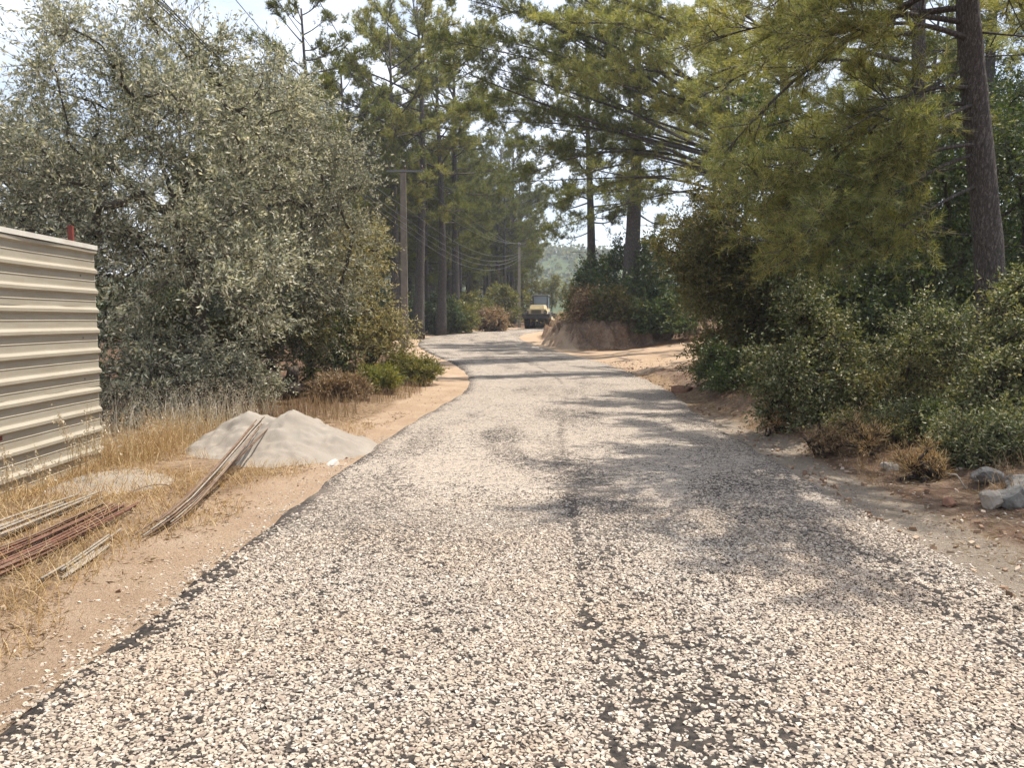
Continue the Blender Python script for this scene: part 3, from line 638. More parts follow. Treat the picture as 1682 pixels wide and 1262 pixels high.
def at_ground(px, py):
    Y = 5.0
    for _ in range(40):
        p = P(px, py, Y); Y = max(2.0, Y + (p[2] - gz(p[0], Y)) / max(0.02, (CAMH - p[2]) / Y))
        Y = min(Y, 90)
    return P(px, py, Y)
for px, py, sz, sd, mt, lb in [(1618, 800, (0.20, 0.13, 0.09), 11, 'rock', 'long grey rock with a flat top at the edge of the dirt shoulder'),
                               (1628, 832, (0.10, 0.09, 0.09), 12, 'palerock', 'small pale beige rock in front of the long grey rock'),
                               (1668, 832, (0.15, 0.13, 0.13), 13, 'rock', 'pitted blue-grey boulder beside the small pale rock'),
                               (1678, 798, (0.15, 0.14, 0.10), 14, 'rock', 'light grey rock sitting behind the pitted boulder'),
                               (1560, 832, (0.07, 0.06, 0.05), 15, 'clodrock', 'small reddish brown stone alone on the dirt in front of the rocks'),
                               (1480, 716, (0.13, 0.10, 0.06), 16, 'rock', 'flat grey stone half hidden in dry grass below the shrubs'),
                               (1465, 772, (0.13, 0.10, 0.06), 17, 'palerock', 'sandy coloured stone in the low earth berm beside the dry grass'),
                               (1120, 634, (0.35, 0.22, 0.13), 18, 'clodrock', 'reddish lump of earth at the far end of the berm near the side path')]:
    if mt == 'clodrock' and 'clodrock' not in M: M['clodrock'] = rock_mat('red_earth_lump', (0.13, 0.065, 0.042), (0.22, 0.12, 0.08), (0.33, 0.21, 0.15))
    p = at_ground(px, py); rock('rock', lb, (p[0], p[1], gz(p[0], p[1]) + sz[2] * 0.45), sz, sd, M[mt])

# ------------------------------------------------------------------ bundles of steel bars
brng = np.random.default_rng(19)
def bar(pts, r, mat, label, group):
    G = Geo(); pts = np.asarray(pts, float); base = pts[0].copy()
    G.tube(pts, r, 6); m = G.mesh('steel_bar', True, base); o = obj('steel_bar', m, mat); o.location = base
    return tag(o, label, 'steel bar', group)
for k in range(16):        # bundle lying up against the sand pile
    col_, row = k % 6, k // 6
    dx = (col_ - 2.5) * 0.022 + brng.normal(0, 0.006); dz = row * 0.018
    spread = brng.normal(0, 0.025)
    Ys = np.array([5.45 + brng.random() * 0.6, 6.15, 6.6, 7.4, 8.2, 8.75, 9.22 + brng.normal(0, 0.10)])
    t = np.clip((Ys - 5.5) / 3.7, 0, 1)
    xs = -2.68 - 0.36 * t + dx * (1.1 - 0.3 * t) + spread * (1 - t)
    tip = 0.44 + brng.normal(0, 0.008)
    if k in (3, 9): tip -= 0.11; xs = xs + 0.05 * t
    zs = np.array([gz(x, y) for x, y in zip(xs, Ys)]); line = 0.02 + (tip - 0.075) * np.clip((Ys - 6.3) / 2.95, 0, 1) ** 1.25
    zs = np.maximum(zs + 0.012, line + dz) + dz * 0.3
    bar(np.stack([xs, Ys, zs], -1), 0.0070, M['rust'] if k % 5 else M['greybar'], 'thin brown steel bar in the bundle propped up on the sand pile', 'steel bars propped on the sand pile')
for k in range(26):        # reddish bundle on the ground by the fence
    x0 = -3.18 - 0.36 * brng.random(); y1 = 6.35 + brng.normal(0, 0.12); y0 = 1.2 + brng.random() * 1.0
    sk = brng.normal(0, 0.05); Ys = np.linspace(y0, y1, 6); lay = 0.012 + 0.07 * brng.random()
    xs = x0 + sk * (Ys - 4) / 3 + 0.02 * (Ys - 4); zs = ground(xs, Ys); zs = np.maximum(zs + 0.008, np.polyval(np.polyfit(Ys, zs, 1), Ys)) + lay
    bar(np.stack([xs, Ys, zs], -1), 0.0070, M['redrust'] if k % 4 else M['rust'], 'reddish rusty steel bar in the loose bundle lying in dry grass', 'rusty bars lying in dry grass')
for k in range(12):        # paler bars nearer the fence
    x0 = -3.72 - 0.22 * brng.random(); y1 = 6.7 + brng.normal(0, 0.2); y0 = 1.6 + brng.random() * 1.0
    sk = brng.normal(0, 0.03); Ys = np.linspace(y0, y1, 6); lay = 0.012 + 0.05 * brng.random()
    xs = x0 + sk * (Ys - 4) / 3 + 0.015 * (Ys - 4); zs = ground(xs, Ys); zs = np.maximum(zs + 0.008, np.polyval(np.polyfit(Ys, zs, 1), Ys)) + lay
    bar(np.stack([xs, Ys, zs], -1), 0.010, M['greybar'], 'pale grey-brown steel bar lying closest along the fence foot', 'pale bars lying along the fence')
for k in range(7):         # short ends between the two bundles
    x0 = -2.78 - 0.16 * brng.random(); y1 = 5.55 + brng.normal(0, 0.15); y0 = 4.55 + brng.random() * 0.3
    Ys = np.linspace(y0, y1, 4); xs = x0 - 0.12 * (Ys - 5); zs = ground(xs, Ys) + 0.012 + 0.03 * brng.random()
    bar(np.stack([xs, Ys, zs], -1), 0.008, M['greybar'], 'short grey steel bar lying on the dirt between the two long bundles', 'short bars between the bundles')
wl = Geo(); th = np.linspace(0.2, 3.6, 18); base = np.array([-3.30, 6.75, gz(-3.3, 6.75)])
wl.tube(np.stack([base[0] + 0.20 * np.cos(th), base[1] + 0.32 * np.sin(th) + 0.1, np.full(18, base[2]) + 0.02 + 0.05 * np.sin(th)], -1), 0.005, 5)
o = wl.build('tie_wire', M['rust'], None, True, off=base); o.location = base; tag(o, 'thin curved loop of rusty wire on the dirt beside the red bars', 'wire')

# ------------------------------------------------------------------ utility poles and wires
def pole(label, x, y, top, w0, w1, arms, mat='concrete'):
    z0 = gz(x, y); p = thing('utility_pole', label, 'utility pole', (x, y, z0))
    G = Geo(); H = top - z0
    v = []
    for zz, w in ((-0.3, w0), (H, w1)): v += [[-w / 2, -w / 2 * .8, zz], [w / 2, -w / 2 * .8, zz], [w / 2, w / 2 * .8, zz], [-w / 2, w / 2 * .8, zz]]
    G.add(v, [[0, 1, 5, 4], [1, 2, 6, 5], [2, 3, 7, 6], [3, 0, 4, 7], [4, 5, 6, 7]]); G.build('shaft', M[mat], p, bevel=0.02)
    pts = []
    for (zz, hw, kind, xo) in arms:
        G = Geo(); zl = zz - z0
        if kind == 'arm':
            G.box((xo, -w1 / 2 * .8 - 0.04, zl), (hw * 2, 0.07, 0.09)); a = G.build('crossarm', M['galv'], p, bevel=0.006)
            for q in (-0.94, 0.0, 0.94):
                I = Geo(); bx = xo + hw * q; zt = zl + 0.04
                I.tube([[bx, -w1 / 2 * .8 - .04, zt], [bx, -w1 / 2 * .8 - .04, zt + 0.09], [bx, -w1 / 2 * .8 - .04, zt + 0.10], [bx, -w1 / 2 * .8 - .04, zt + 0.16], [bx, -w1 / 2 * .8 - .04, zt + 0.17], [bx, -w1 / 2 * .8 - .04, zt + 0.24]], [0.015, 0.015, 0.05, 0.035, 0.045, 0.03], 8)
                I.build('insulator', M['porcelain'], a, True); pts.append(np.array([x + bx, y - w1 / 2 * .8 - .04, z0 + zt + 0.2]))
        else:
            G.tube([[w0 / 2 - .02, 0, zl], [w0 / 2 + 0.16, 0, zl], [w0 / 2 + 0.16, 0, zl + 0.10]], 0.014, 6); G.build('hook', M['galv'], p); pts.append(np.array([x + w0 / 2 + 0.16, y, z0 + zl + 0.08]))
    return pts
p1 = P(662, 278, 41); p2 = P(853, 398, 80)
a1 = pole('tall concrete utility pole with steel crossarm behind the olive trees', p1[0], 41, p1[2], 0.37, 0.28, [(P(662, 274, 41)[2] - 0.25, 0.95, 'arm', 0.12)] + [(P(662, yy, 41)[2], 0, 'hook', 0) for yy in (348, 366, 376, 386)])
a2 = pole('slender grey utility pole behind the parked loader', p2[0], 80, p2[2], 0.34, 0.22, [(P(853, 404, 80)[2], 0.7, 'arm', 0)] + [(P(853, yy, 80)[2], 0, 'hook', 0) for yy in (414, 417, 420, 424)], 'paleconcrete')
P0 = np.array([-5.1, -9.0, 10.0])      # next pole of the line, behind the viewer
wl_lab = ['upper outer power line wire on the olive side of the crossarm', 'upper middle power line wire on the crossarm', 'upper power line wire on the road side of the crossarm', 'highest of the four lower service wires between the poles', 'second of the four lower service wires between the poles', 'third of the four lower service wires between the poles', 'lowest of the four service wires between the poles']
def sag(A, B, s, n=26):
    t = np.linspace(0, 1, n); p = A[None] * (1 - t)[:, None] + B[None] * t[:, None]; p[:, 2] -= s * 4 * t * (1 - t); return p
for k in range(7):
    A, B = a1[k], a2[k]
    if k < 3: C = P0 + np.array([(-0.95, 0, 0.95)[k] * 1.05, 0, 0]); s2 = 0.9
    else: C = P0 + np.array([-0.9 + 0.45 * (k - 3), 0, -2.3 - 0.12 * (k - 3)]); s2 = 0.8
    pts = np.vstack([sag(C, A, s2)[:-1], sag(A, B, 1.0 + 0.10 * k)])
    G = Geo(); G.tube(pts, 0.012, 4); o = G.build('wire', M['wire'], None, True, off=A); o.location = A
    tag(o, wl_lab[k], 'power line', 'wires of the power line')

# ------------------------------------------------------------------ wheel loader (rear towards the camera)
LX, LYY = P(881, 540, 71)[0], 71.0
LZ = float(zr(LYY)) + 0.025
ld = thing('wheel_loader', 'cream yellow wheel loader standing on the road at the far bend', 'wheel loader', (LX, LYY, LZ), rz=math.radians(-11))
def lp(name, mat, parent=ld, bevel=0.03, sm=False):
    def f(fn): G = Geo(); fn(G); return G.build(name, mat, parent, sm, None, bevel)
    return f
def hex_box(G, b, t):  # bottom rect (x0,x1,y0,y1,z) top rect
    v = [[b[0], b[2], b[4]], [b[1], b[2], b[4]], [b[1], b[3], b[4]], [b[0], b[3], b[4]], [t[0], t[2], t[4]], [t[1], t[2], t[4]], [t[1], t[3], t[4]], [t[0], t[3], t[4]]]
    G.add(v, [[0, 3, 2, 1], [4, 5, 6, 7], [0, 1, 5, 4], [1, 2, 6, 5], [2, 3, 7, 6], [3, 0, 4, 7]])
for sx in (-1, 1):
    for yy in (1.35, 4.35):
        G = Geo(); c = 0.98 * sx
        prof = [(-0.26, 0.50), (-0.29, 0.62), (-0.24, 0.70), (0, 0.725), (0.24, 0.70), (0.29, 0.62), (0.26, 0.50)]
        k = 24; th = np.linspace(0, 6.2832, k, endpoint=False); V = []
        for (ox, r) in prof:
            V += [[c + ox, yy + r * math.cos(t), 0.71 + r * math.sin(t)] for t in th]
        n_ = len(prof); i = np.arange(n_ - 1)[:, None] * k; j = np.arange(k)[None, :]
        G.add(V, np.stack([i + j, i + (j + 1) % k, i + k + (j + 1) % k, i + k + j], -1).reshape(-1, 4))
        for q in range(18):        # lugs
            t = q * 6.2832 / 18
            for s2 in (-1, 1):
                tt = t + 0.17 * (s2 > 0); G.box((c + 0.13 * s2, yy + 0.725 * math.cos(tt), 0.71 + 0.725 * math.sin(tt)), (0.24, 0.06, 0.05))
        wh = G.build('wheel', M['tyre'], ld, False)
        R_ = Geo(); R_.tube([[c - 0.2, yy, 0.71], [c - 0.2, yy, 0.711], [c + 0.2, yy, 0.711], [c + 0.2, yy, 0.71]], [0.5, 0.5, 0.5, 0.5], 20); R_.build('rim', M['cream'], wh)
def _(G): hex_box(G, (-1.22, 1.22, -0.25, 0.62, 0.92), (-1.30, 1.30, -0.25, 0.62, 1.36))
lp('counterweight', M['blackpaint'])(_)
def _(G): hex_box(G, (-0.35, 0.35, 0.64, 3.0, 0.80), (-0.45, 0.45, 0.64, 3.0, 1.35)); hex_box(G, (-0.4, 0.4, 3.0, 4.9, 0.65), (-0.4, 0.4, 3.0, 4.9, 1.1))
lp('chassis', M['blackpaint'])(_)
def _(G): hex_box(G, (-0.98, 0.98, -0.12, 2.2, 1.363), (-0.90, 0.90, 0.0, 2.2, 1.80)); hex_box(G, (-0.70, 0.70, 0.18, 2.2, 1.803), (-0.60, 0.60, 0.40, 2.2, 2.22))
hood = lp('hood', M['cream'])(_)
def _(G):
    for k in range(6): G.box((0, -0.10 + 0.0135 * k - 0.03, 1.44 + 0.055 * k), (0.9, 0.03, 0.03))
lp('grille', M['blackpaint'], hood, 0)(_)
for sx in (-1, 1):
    def _(G): G.box((0.86 * sx, -0.20, 1.52), (0.32, 0.16, 0.26))
    lm = lp('tail_lamp', M['blackpaint'])(_)
    def _(G): G.box((0.86 * sx, -0.288, 1.52), (0.20, 0.012, 0.14))
    lp('lens', M['lamp'], lm, 0)(_)
    def _(G):
        th = np.linspace(0.15, math.pi - 0.15, 12); o_ = [(0.95 * sx, 1.35 + 0.85 * math.cos(t), 0.71 + 0.85 * math.sin(t)) for t in th]
        v = [];
        for (x, y, z) in o_: v += [[x - 0.30, y, z], [x + 0.30, y, z], [x + 0.30, y + (y - 1.35) * .05, z + 0.04], [x - 0.30, y + (y - 1.35) * .05, z + 0.04]]
        i = np.arange(11)[:, None] * 4; j = np.arange(4)[None, :]; G.add(v, np.stack([i + j, i + (j + 1) % 4, i + 4 + (j + 1) % 4, i + 4 + j], -1).reshape(-1, 4))
    lp('mudguard', M['blackpaint'], ld, 0)(_)
def _(G): G.tube([[-0.62, 0.75, 1.6], [-0.62, 0.75, 2.35], [-0.62, 0.68, 2.45]], 0.06, 10)
lp('exhaust_pipe', M['blackpaint'], ld, 0, True)(_)
def _(G):
    hex_box(G, (-0.72, 0.72, 2.22, 3.62, 1.25), (-0.72, 0.72, 2.22, 3.62, 1.95))
cab = lp('cab', M['cream'])(_)
for sx in (-1, 1):
    for yy in (2.26, 3.58):
        def _(G): G.box((0.67 * sx, yy, 2.5), (0.09, 0.09, 1.12))
        lp('pillar', M['blackpaint'], cab, 0.01)(_)
    def _(G): G.box((0.69 * sx, 2.92, 2.5), (0.02, 1.22, 1.08))
    lp('side_window', M['glass'], cab, 0)(_)
    def _(G): G.tube([[0.72 * sx, 3.5, 2.55], [1.0 * sx, 3.45, 2.6]], 0.02, 6); G.box((1.06 * sx, 3.44, 2.5), (0.14, 0.06, 0.42))
    lp('mirror', M['blackpaint'], cab, 0)(_)
def _(G): G.box((0, 2.245, 2.5), (1.24, 0.02, 1.08))
lp('rear_window', M['glass'], cab, 0)(_)
def _(G): G.box((0, 3.6, 2.5), (1.24, 0.02, 1.08))
lp('windscreen', M['glass'], cab, 0)(_)
def _(G): hex_box(G, (-0.80, 0.80, 2.12, 3.74, 3.062), (-0.70, 0.70, 2.25, 3.6, 3.22))
lp('roof', M['blackpaint'], cab)(_)
def _(G): G.tube([[0.0, 2.6, 3.22], [0.0, 2.6, 3.36]], [0.08, 0.06], 10)
lp('beacon', M['lamp'], cab, 0)(_)
for sx in (-1, 1):
    def _(G): G.tube([[0.5 * sx, 3.9, 1.75], [0.5 * sx, 5.0, 1.35], [0.5 * sx, 6.0, 0.55]], [0.12, 0.14, 0.1], 6)
    lp('lift_arm', M['cream'], ld, 0)(_)
def _(G):
    pr = np.array([[-1.28, 5.95, 0.95], [-1.28, 5.85, 0.45], [-1.28, 6.05, 0.12], [-1.28, 7.0, 0.06], [-1.28, 7.0, 0.09], [-1.28, 6.1, 0.18], [-1.28, 5.95, 0.45], [-1.28, 6.03, 0.95]])
    G.prism(pr, (0, 0, 0), (2.56, 0, 0))
lp('bucket', M['blackpaint'], ld, 0)(_)
for k in range(4):
    def _(G): G.box((0.95, 2.0 - 0.02 * k, 0.45 + 0.26 * k), (0.34, 0.22, 0.04))
    lp('step', M['blackpaint'], ld, 0)(_)

# ------------------------------------------------------------------ vegetation builders
def leaf_quads(pos, d, L, Wd, rng):
    n = len(pos); L = np.broadcast_to(L, (n,)); Wd = np.broadcast_to(Wd, (n,))
    s = unit(np.cross(d, runit(rng, n)))
    V = np.stack([pos, pos + d * (L * 0.45)[:, None] + s * (Wd / 2)[:, None], pos + d * L[:, None], pos + d * (L * 0.45)[:, None] - s * (Wd / 2)[:, None]], 1)
    return V.reshape(-1, 3), (np.arange(n)[:, None] * 4 + np.arange(4)[None, :])
def needle_tris(pos, d, L, Wd, rng):
    n = len(pos); s = unit(np.cross(d, runit(rng, n))) * (np.broadcast_to(Wd, (n,)) / 2)[:, None]
    V = np.stack([pos - s, pos + s, pos + d * np.broadcast_to(L, (n,))[:, None]], 1)
    return V.reshape(-1, 3), (np.arange(n)[:, None] * 3 + np.arange(3)[None, :])

def ell(px, py, Yd, rx, ry_, rdepth):
    c = P(px, py, Yd); return (c, np.array([rx / F * Yd, rdepth, ry_ / F * Yd]))

def leafy(label, cat, name, base, trunks, envs, ncl, clr, ntw, nlf, leaf, lmat, bmat, seed, group=None, twr=0.004, lift=0.12, trad=0.14, pname=('trunk', 'crown'), shell=0.45, spread=1.1, minz=0.12):
    """tree or shrub: stems -> limbs to leaf clumps spread through the crown's volume -> twigs -> leaves"""
    rng = np.random.default_rng(seed); base = np.asarray(base, float)
    vol = np.array([np.prod(e[1]) ** 0.75 for e in envs]); vol /= vol.sum()
    C = []
    while len(C) < ncl:
        c, r = envs[rng.choice(len(envs), p=vol)]
        q = runit(rng, 1)[0] * (shell + (1 - shell) * rng.random() ** 0.6) if rng.random() < 0.75 else runit(rng, 1)[0] * rng.random()
        p = c + q * r
        if p[2] < base[2] + minz: p[2] = base[2] + minz + rng.random() * 0.3
        if C and min(np.linalg.norm(p - k) for k in C) < clr * 0.42 and rng.random() < 0.8: continue
        C.append(p)
    C = np.array(C)
    nodes = []; par = []; G = Geo()
    for tr in trunks:
        tr = np.asarray(tr, float); n0 = len(nodes)
        for k, p in enumerate(tr): nodes.append(p); par.append(n0 + k - 1 if k else -1)
    nt_ = len(nodes)
    org = np.mean([t[-1] for t in trunks], 0)
    for p in C[np.argsort(np.linalg.norm(C - org, axis=1))]:
        A = np.array(nodes); dist = np.linalg.norm(A - p, axis=1) + 0.9 * np.maximum(0, A[:, 2] - p[2]); dist[0] += 0.5
        nodes.append(p); par.append(int(np.argmin(dist)))
    A = np.array(nodes); cnt = np.ones(len(A))
    for k in range(len(A) - 1, -1, -1):
        if par[k] >= 0: cnt[par[k]] += cnt[k]
    rad = trad * np.sqrt(cnt / cnt.max()); rad = np.maximum(rad, 0.012)
    for k in range(len(A)):
        if par[k] < 0: continue
        a, b = A[par[k]], A[k]; L = np.linalg.norm(b - a); t = np.linspace(0, 1, 5)[:, None]
        bend = rng.normal(0, 0.10 * L, 3) + np.array([0, 0, -0.05 * L if k >= nt_ else 0])
        pts = a + (b - a) * t + bend * (4 * t * (1 - t)) * (0.35 if k < nt_ else 1)
        G.tube(pts, np.linspace(min(rad[par[k]], rad[k] * 1.6) if k >= nt_ else rad[par[k]], rad[k], 5), 7 if rad[k] > 0.04 else 4, cap=False, bump=0.15, rng=rng)
    nC = len(C); cl = A[nt_:]; cr_ = clr * (0.65 + 0.7 * rng.random(nC))
    tw = np.repeat(np.arange(nC), ntw); n = len(tw)
    S = cl[tw] + runit(rng, n) * (cr_[tw] * 0.25)[:, None]
    D = runit(rng, n); outw = unit(cl - org)[tw]; D = unit(D + 0.45 * outw + np.array([0, 0, lift]))
    Lt = cr_[tw] * (0.45 + 0.7 * rng.random(n)); E = S + D * Lt[:, None]
    E[:, 2] = np.maximum(E[:, 2], base[2] + 0.02)
    G.twigs(S, E, twr, twr * 0.4)
    li = np.repeat(np.arange(n), nlf); m_ = len(li)
    t = (0.15 + 0.87 * rng.random(m_)); pos = S[li] + (E - S)[li] * t[:, None] + rng.normal(0, 0.012, (m_, 3))
    d = unit(D[li] * 0.75 + runit(rng, m_) * spread)
    V, Q = leaf_quads(pos, d, leaf[0] * (0.65 + 0.7 * rng.random(m_)), leaf[1] * (0.7 + 0.6 * rng.random(m_)), rng)
    th = thing(name, label, cat, base, group)
    G.build(pname[0], bmat, th, True, off=base)
    obj(pname[1], np_mesh(pname[1], V - base, [Q]), lmat, th)
    return th

def curve(p0, d, L, n, rng, droop=0.0, wob=0.05, up_end=0.0):
    t = np.linspace(0, 1, n); p = p0 + np.outer(t * L, d); w = rng.normal(0, wob * L, 3)
    p += np.outer(np.sin(t * math.pi) * 0.6, w); p[:, 2] += -droop * L * t ** 1.6 + up_end * L * t ** 3
    return p
def pine_branches(brs, rng, nsub=4.2, ntw=8, nneed=30, need=(0.11, 0.005), start=0.3, G=None, subL=0.9, bare=False, fine=True):
    """brs: list of (path, r0). returns needle arrays and adds wood to G"""
    TS, TE, TD = [], [], []
    for (p, r0) in brs:
        n = len(p); G.tube(p, np.linspace(r0, 0.008, n), 5, cap=False)
        if bare: continue
        L = np.linalg.norm(np.diff(p, axis=0), axis=1).sum(); k = max(3, int(L * nsub))
        ts = np.sort(start + (1 - start) * rng.random(k) ** 0.85); ts[-1] = 1.0
        f = ts * (n - 1); i0 = np.minimum(f.astype(int), n - 2); q = p[i0] + (p[i0 + 1] - p[i0]) * (f - i0)[:, None]; tg = unit(p[i0 + 1] - p[i0])
        side = unit(np.cross(tg, np.array([0, 0, 1.0]))) * np.where(rng.random(k) < 0.5, -1, 1)[:, None]
        d2 = unit(tg * (0.55 + 0.5 * rng.random(k))[:, None] + side * (0.75 * rng.random(k))[:, None] + np.stack([np.zeros(k), np.zeros(k), rng.normal(0.14, 0.42, k)], -1) + rng.normal(0, 0.12, (k, 3)))
        l2 = subL * (0.45 + 0.75 * rng.random(k)) * (1.15 - 0.55 * ts) * min(1.0, 0.45 + L / 5)
        e2 = q + d2 * l2[:, None]; e2[:, 2] += rng.normal(0, 0.05, k)
        G.twigs(q, e2, 0.012, 0.005)
        ii = np.repeat(np.arange(k), ntw); m_ = len(ii); tt = 0.30 + 0.72 * rng.random(m_)
        s3 = q[ii] + (e2 - q)[ii] * tt[:, None]
        d3 = unit(d2[ii] * 0.9 + runit(rng, m_) * 0.75 + np.array([0, 0, 0.28])); l3 = 0.12 + 0.22 * rng.random(m_)
        TS.append(s3); TE.append(s3 + d3 * l3[:, None]); TD.append(d3)
    if not TS: return None
    S = np.concatenate(TS); E = np.concatenate(TE); D = np.concatenate(TD)
    if fine: G.twigs(S, E, 0.004, 0.003)
    ii = np.repeat(np.arange(len(S)), nneed); m_ = len(ii); t = 0.25 + 0.78 * rng.random(m_) ** 0.7
    pos = S[ii] + (E - S)[ii] * t[:, None]
    d = unit(D[ii] * 0.75 + runit(rng, m_) * 0.85 + np.array([0, 0, 0.05]))
    return needle_tris(pos, d, need[0] * (0.75 + 0.5 * rng.random(m_)), need[1], rng)
def trunk_path(H, lean, rng, n=14, wob=0.12):
    z = np.linspace(-0.3, H, n); t = np.clip(z / H, 0, 1)
    a, b = rng.random(2) * 6.28
    return np.stack([lean[0] * t ** 1.1 * H + wob * np.sin(t * 5 + a), lean[1] * t * H + wob * np.sin(t * 4 + b), z], -1)
def pine_meshes(seed, H, zb, R, nbr, tr=0.22, lean=(0, 0), nsub=5.4, ntw=9, nneed=13, need=(0.165, 0.024), stubs=8, kdark=False, start=0.3):
    rng = np.random.default_rng(seed); G = Geo(); tp = trunk_path(H, lean, rng); n = len(tp)
    zt = np.clip(tp[:, 2] / H, 0, 1); G.tube(tp, tr * (1.0 - 0.82 * zt ** 0.9) + tr * 0.35 * np.exp(-zt * 14), 14, cap=True, bump=0.12, rng=rng)
    def at(z): f = np.interp(z, tp[:, 2], np.arange(n)); i0 = min(int(f), n - 2); return tp[i0] + (tp[i0 + 1] - tp[i0]) * (f - i0)
    brs = []
    for k in range(nbr):
        u = (k + rng.random()) / nbr; z = zb + (H - zb) * u ** 0.9
        az = k * 2.4 + rng.normal(0, 0.5); prof = (0.35 + 0.65 * math.sin(math.pi * (0.22 + 0.72 * u))) * (1 if u < 0.75 else 0.85)
        L = R * prof * (0.65 + 0.5 * rng.random()); el = -0.05 + 0.75 * u + rng.normal(0, 0.13)
        d = np.array([math.cos(az) * math.cos(el), math.sin(az) * math.cos(el), math.sin(el)])
        brs.append((curve(at(z), d, L, 7, rng, 0.16 * (1 - u), 0.10, 0.16), 0.014 + 0.011 * L))
    nd = pine_branches(brs, rng, nsub, ntw, nneed, need, start, G, fine=False)
    sb = []
    for k in range(stubs):
        z = zb * (0.35 + 0.65 * rng.random()); az = rng.random() * 6.28; L = 0.4 + 1.4 * rng.random()
        d = np.array([math.cos(az), math.sin(az), 0.15 * rng.normal()]); sb.append((curve(at(z), d, L, 5, rng, 0.1, 0.08), 0.022))
    pine_branches(sb, rng, G=G, bare=True)
    return G.mesh('trunk', True), np_mesh('crown', nd[0], [nd[1]])

# ------------------------------------------------------------------ olive trees on the left
gb = lambda x, y: np.array([x, y, gz(x, y)])
b = gb(-5.0, 13.6)
leafy('big silvery olive tree spreading over the end of the sheet fence', 'olive tree', 'olive_tree', b,
      [[b, P(335, 560, 13.6), P(312, 430, 13.5), P(285, 340, 13.4)], [P(335, 560, 13.6), P(350, 470, 13.2), P(330, 380, 13.0)], [P(312, 430, 13.5), P(230, 330, 13.8), P(150, 230, 14.2)]],
      [ell(280, 270, 13.6, 215, 230, 2.2), ell(120, 290, 14.2, 150, 170, 2.0), ell(190, 90, 14.0, 150, 110, 1.6), ell(250, 540, 12.6, 110, 110, 1.0), ell(240, 630, 12.3, 90, 40, 0.7), ell(30, 300, 14.5, 110, 150, 1.8), ell(370, 440, 12.6, 90, 170, 1.2), ell(400, 190, 13.8, 100, 110, 1.4), ell(150, 400, 13.2, 110, 110, 1.2)],
      152, 0.85, 37, 16, (0.080, 0.029), M['olive'], M['olivebark'], 101, trad=0.115, spread=0.95)
b = gb(-4.6, 17.6)
leafy('rounded silver-grey olive tree beside the big one, reaching towards the pole', 'olive tree', 'olive_tree', b,
      [[b, P(520, 560, 17.6), P(505, 460, 17.5), P(500, 360, 17.5)], [P(520, 560, 17.6), P(560, 470, 17.4), P(580, 380, 17.4)]],
      [ell(480, 300, 17.5, 110, 160, 2.2), ell(540, 310, 17.2, 55, 110, 1.6), ell(480, 470, 16.8, 95, 140, 1.5), ell(430, 190, 17.8, 80, 100, 1.5), ell(510, 210, 17.8, 60, 50, 1.2)],
      100, 0.85, 34, 15, (0.087, 0.031), M['olive'], M['olivebark'], 102, trad=0.11, spread=0.95)
b = gb(-3.9, 20.4)
leafy('golden-green olive bush with low branches where the road bends', 'olive tree', 'olive_tree', b,
      [[b, P(610, 570, 20.4), P(605, 480, 20.4)], [b, P(640, 560, 20.2), P(650, 500, 20.2)]],
      [ell(585, 480, 20.4, 50, 110, 1.5), ell(640, 540, 19.8, 28, 50, 1.0), ell(560, 560, 19.6, 70, 70, 1.2), ell(590, 400, 20.6, 35, 50, 1.0)],
      66, 0.72, 32, 13, (0.09, 0.032), M['olive_warm'], M['olivebark'], 103, trad=0.10, spread=1.0)
b = gb(-10.8, 15.5)
leafy('dense olive tree standing behind the sheet fence', 'olive tree', 'olive_tree', b,
      [[b, b + [0, 0, 2.0], b + [0.3, 0, 3.6]]],
      [ell(60, 330, 15.8, 140, 170, 2.0), ell(-60, 330, 15.5, 150, 200, 2.0), ell(150, 420, 15.5, 120, 130, 1.5)],
      70, 0.9, 30, 13, (0.095, 0.035), M['olive'], M['olivebark'], 104, trad=0.11)
b = gb(-7.0, 17.5)
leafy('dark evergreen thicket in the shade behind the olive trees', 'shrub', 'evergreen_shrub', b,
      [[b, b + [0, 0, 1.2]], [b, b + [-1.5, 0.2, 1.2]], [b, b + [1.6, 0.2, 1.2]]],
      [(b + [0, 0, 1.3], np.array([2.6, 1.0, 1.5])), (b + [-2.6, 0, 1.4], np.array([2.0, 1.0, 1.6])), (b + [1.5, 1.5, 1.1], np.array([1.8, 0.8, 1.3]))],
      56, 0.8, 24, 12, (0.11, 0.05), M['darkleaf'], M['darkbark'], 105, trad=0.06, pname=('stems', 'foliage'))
b = gb(-5.6, 12.3)
leafy('shadowy low bush filling the space under the big olive tree', 'shrub', 'evergreen_shrub', b, [[b, b + [0, 0, 0.5]], [b, b + [-0.8, 0.1, 0.5]], [b, b + [0.7, 0.2, 0.5]]],
      [(b + [0, 0.2, 0.7], np.array([1.3, 0.5, 0.7])), (b + [-1.2, 0, 0.8], np.array([0.9, 0.5, 0.8])), (b + [0.9, 0.6, 0.6], np.array([0.8, 0.5, 0.6]))],
      60, 0.42, 26, 13, (0.06, 0.024), M['olive'], M['darkbark'], 106, trad=0.04, pname=('stems', 'foliage'))
b = gb(-5.0, 16.2)
leafy('dim brownish hedge growing behind the fallen log', 'shrub', 'evergreen_shrub', b, [[b, b + [0, 0, 0.7]], [b, b + [-1.0, 0.1, 0.6]], [b, b + [0.9, 0.2, 0.6]]],
      [(b + [0, 0.2, 1.0], np.array([1.6, 0.5, 1.0])), (b + [-1.6, 0, 1.0], np.array([1.2, 0.5, 1.0]))],
      54, 0.5, 24, 12, (0.08, 0.032), M['brownleaf'], M['darkbark'], 107, trad=0.04, pname=('stems', 'foliage'))
lb = gb(P(436, 660, 14.6)[0], 14.6)
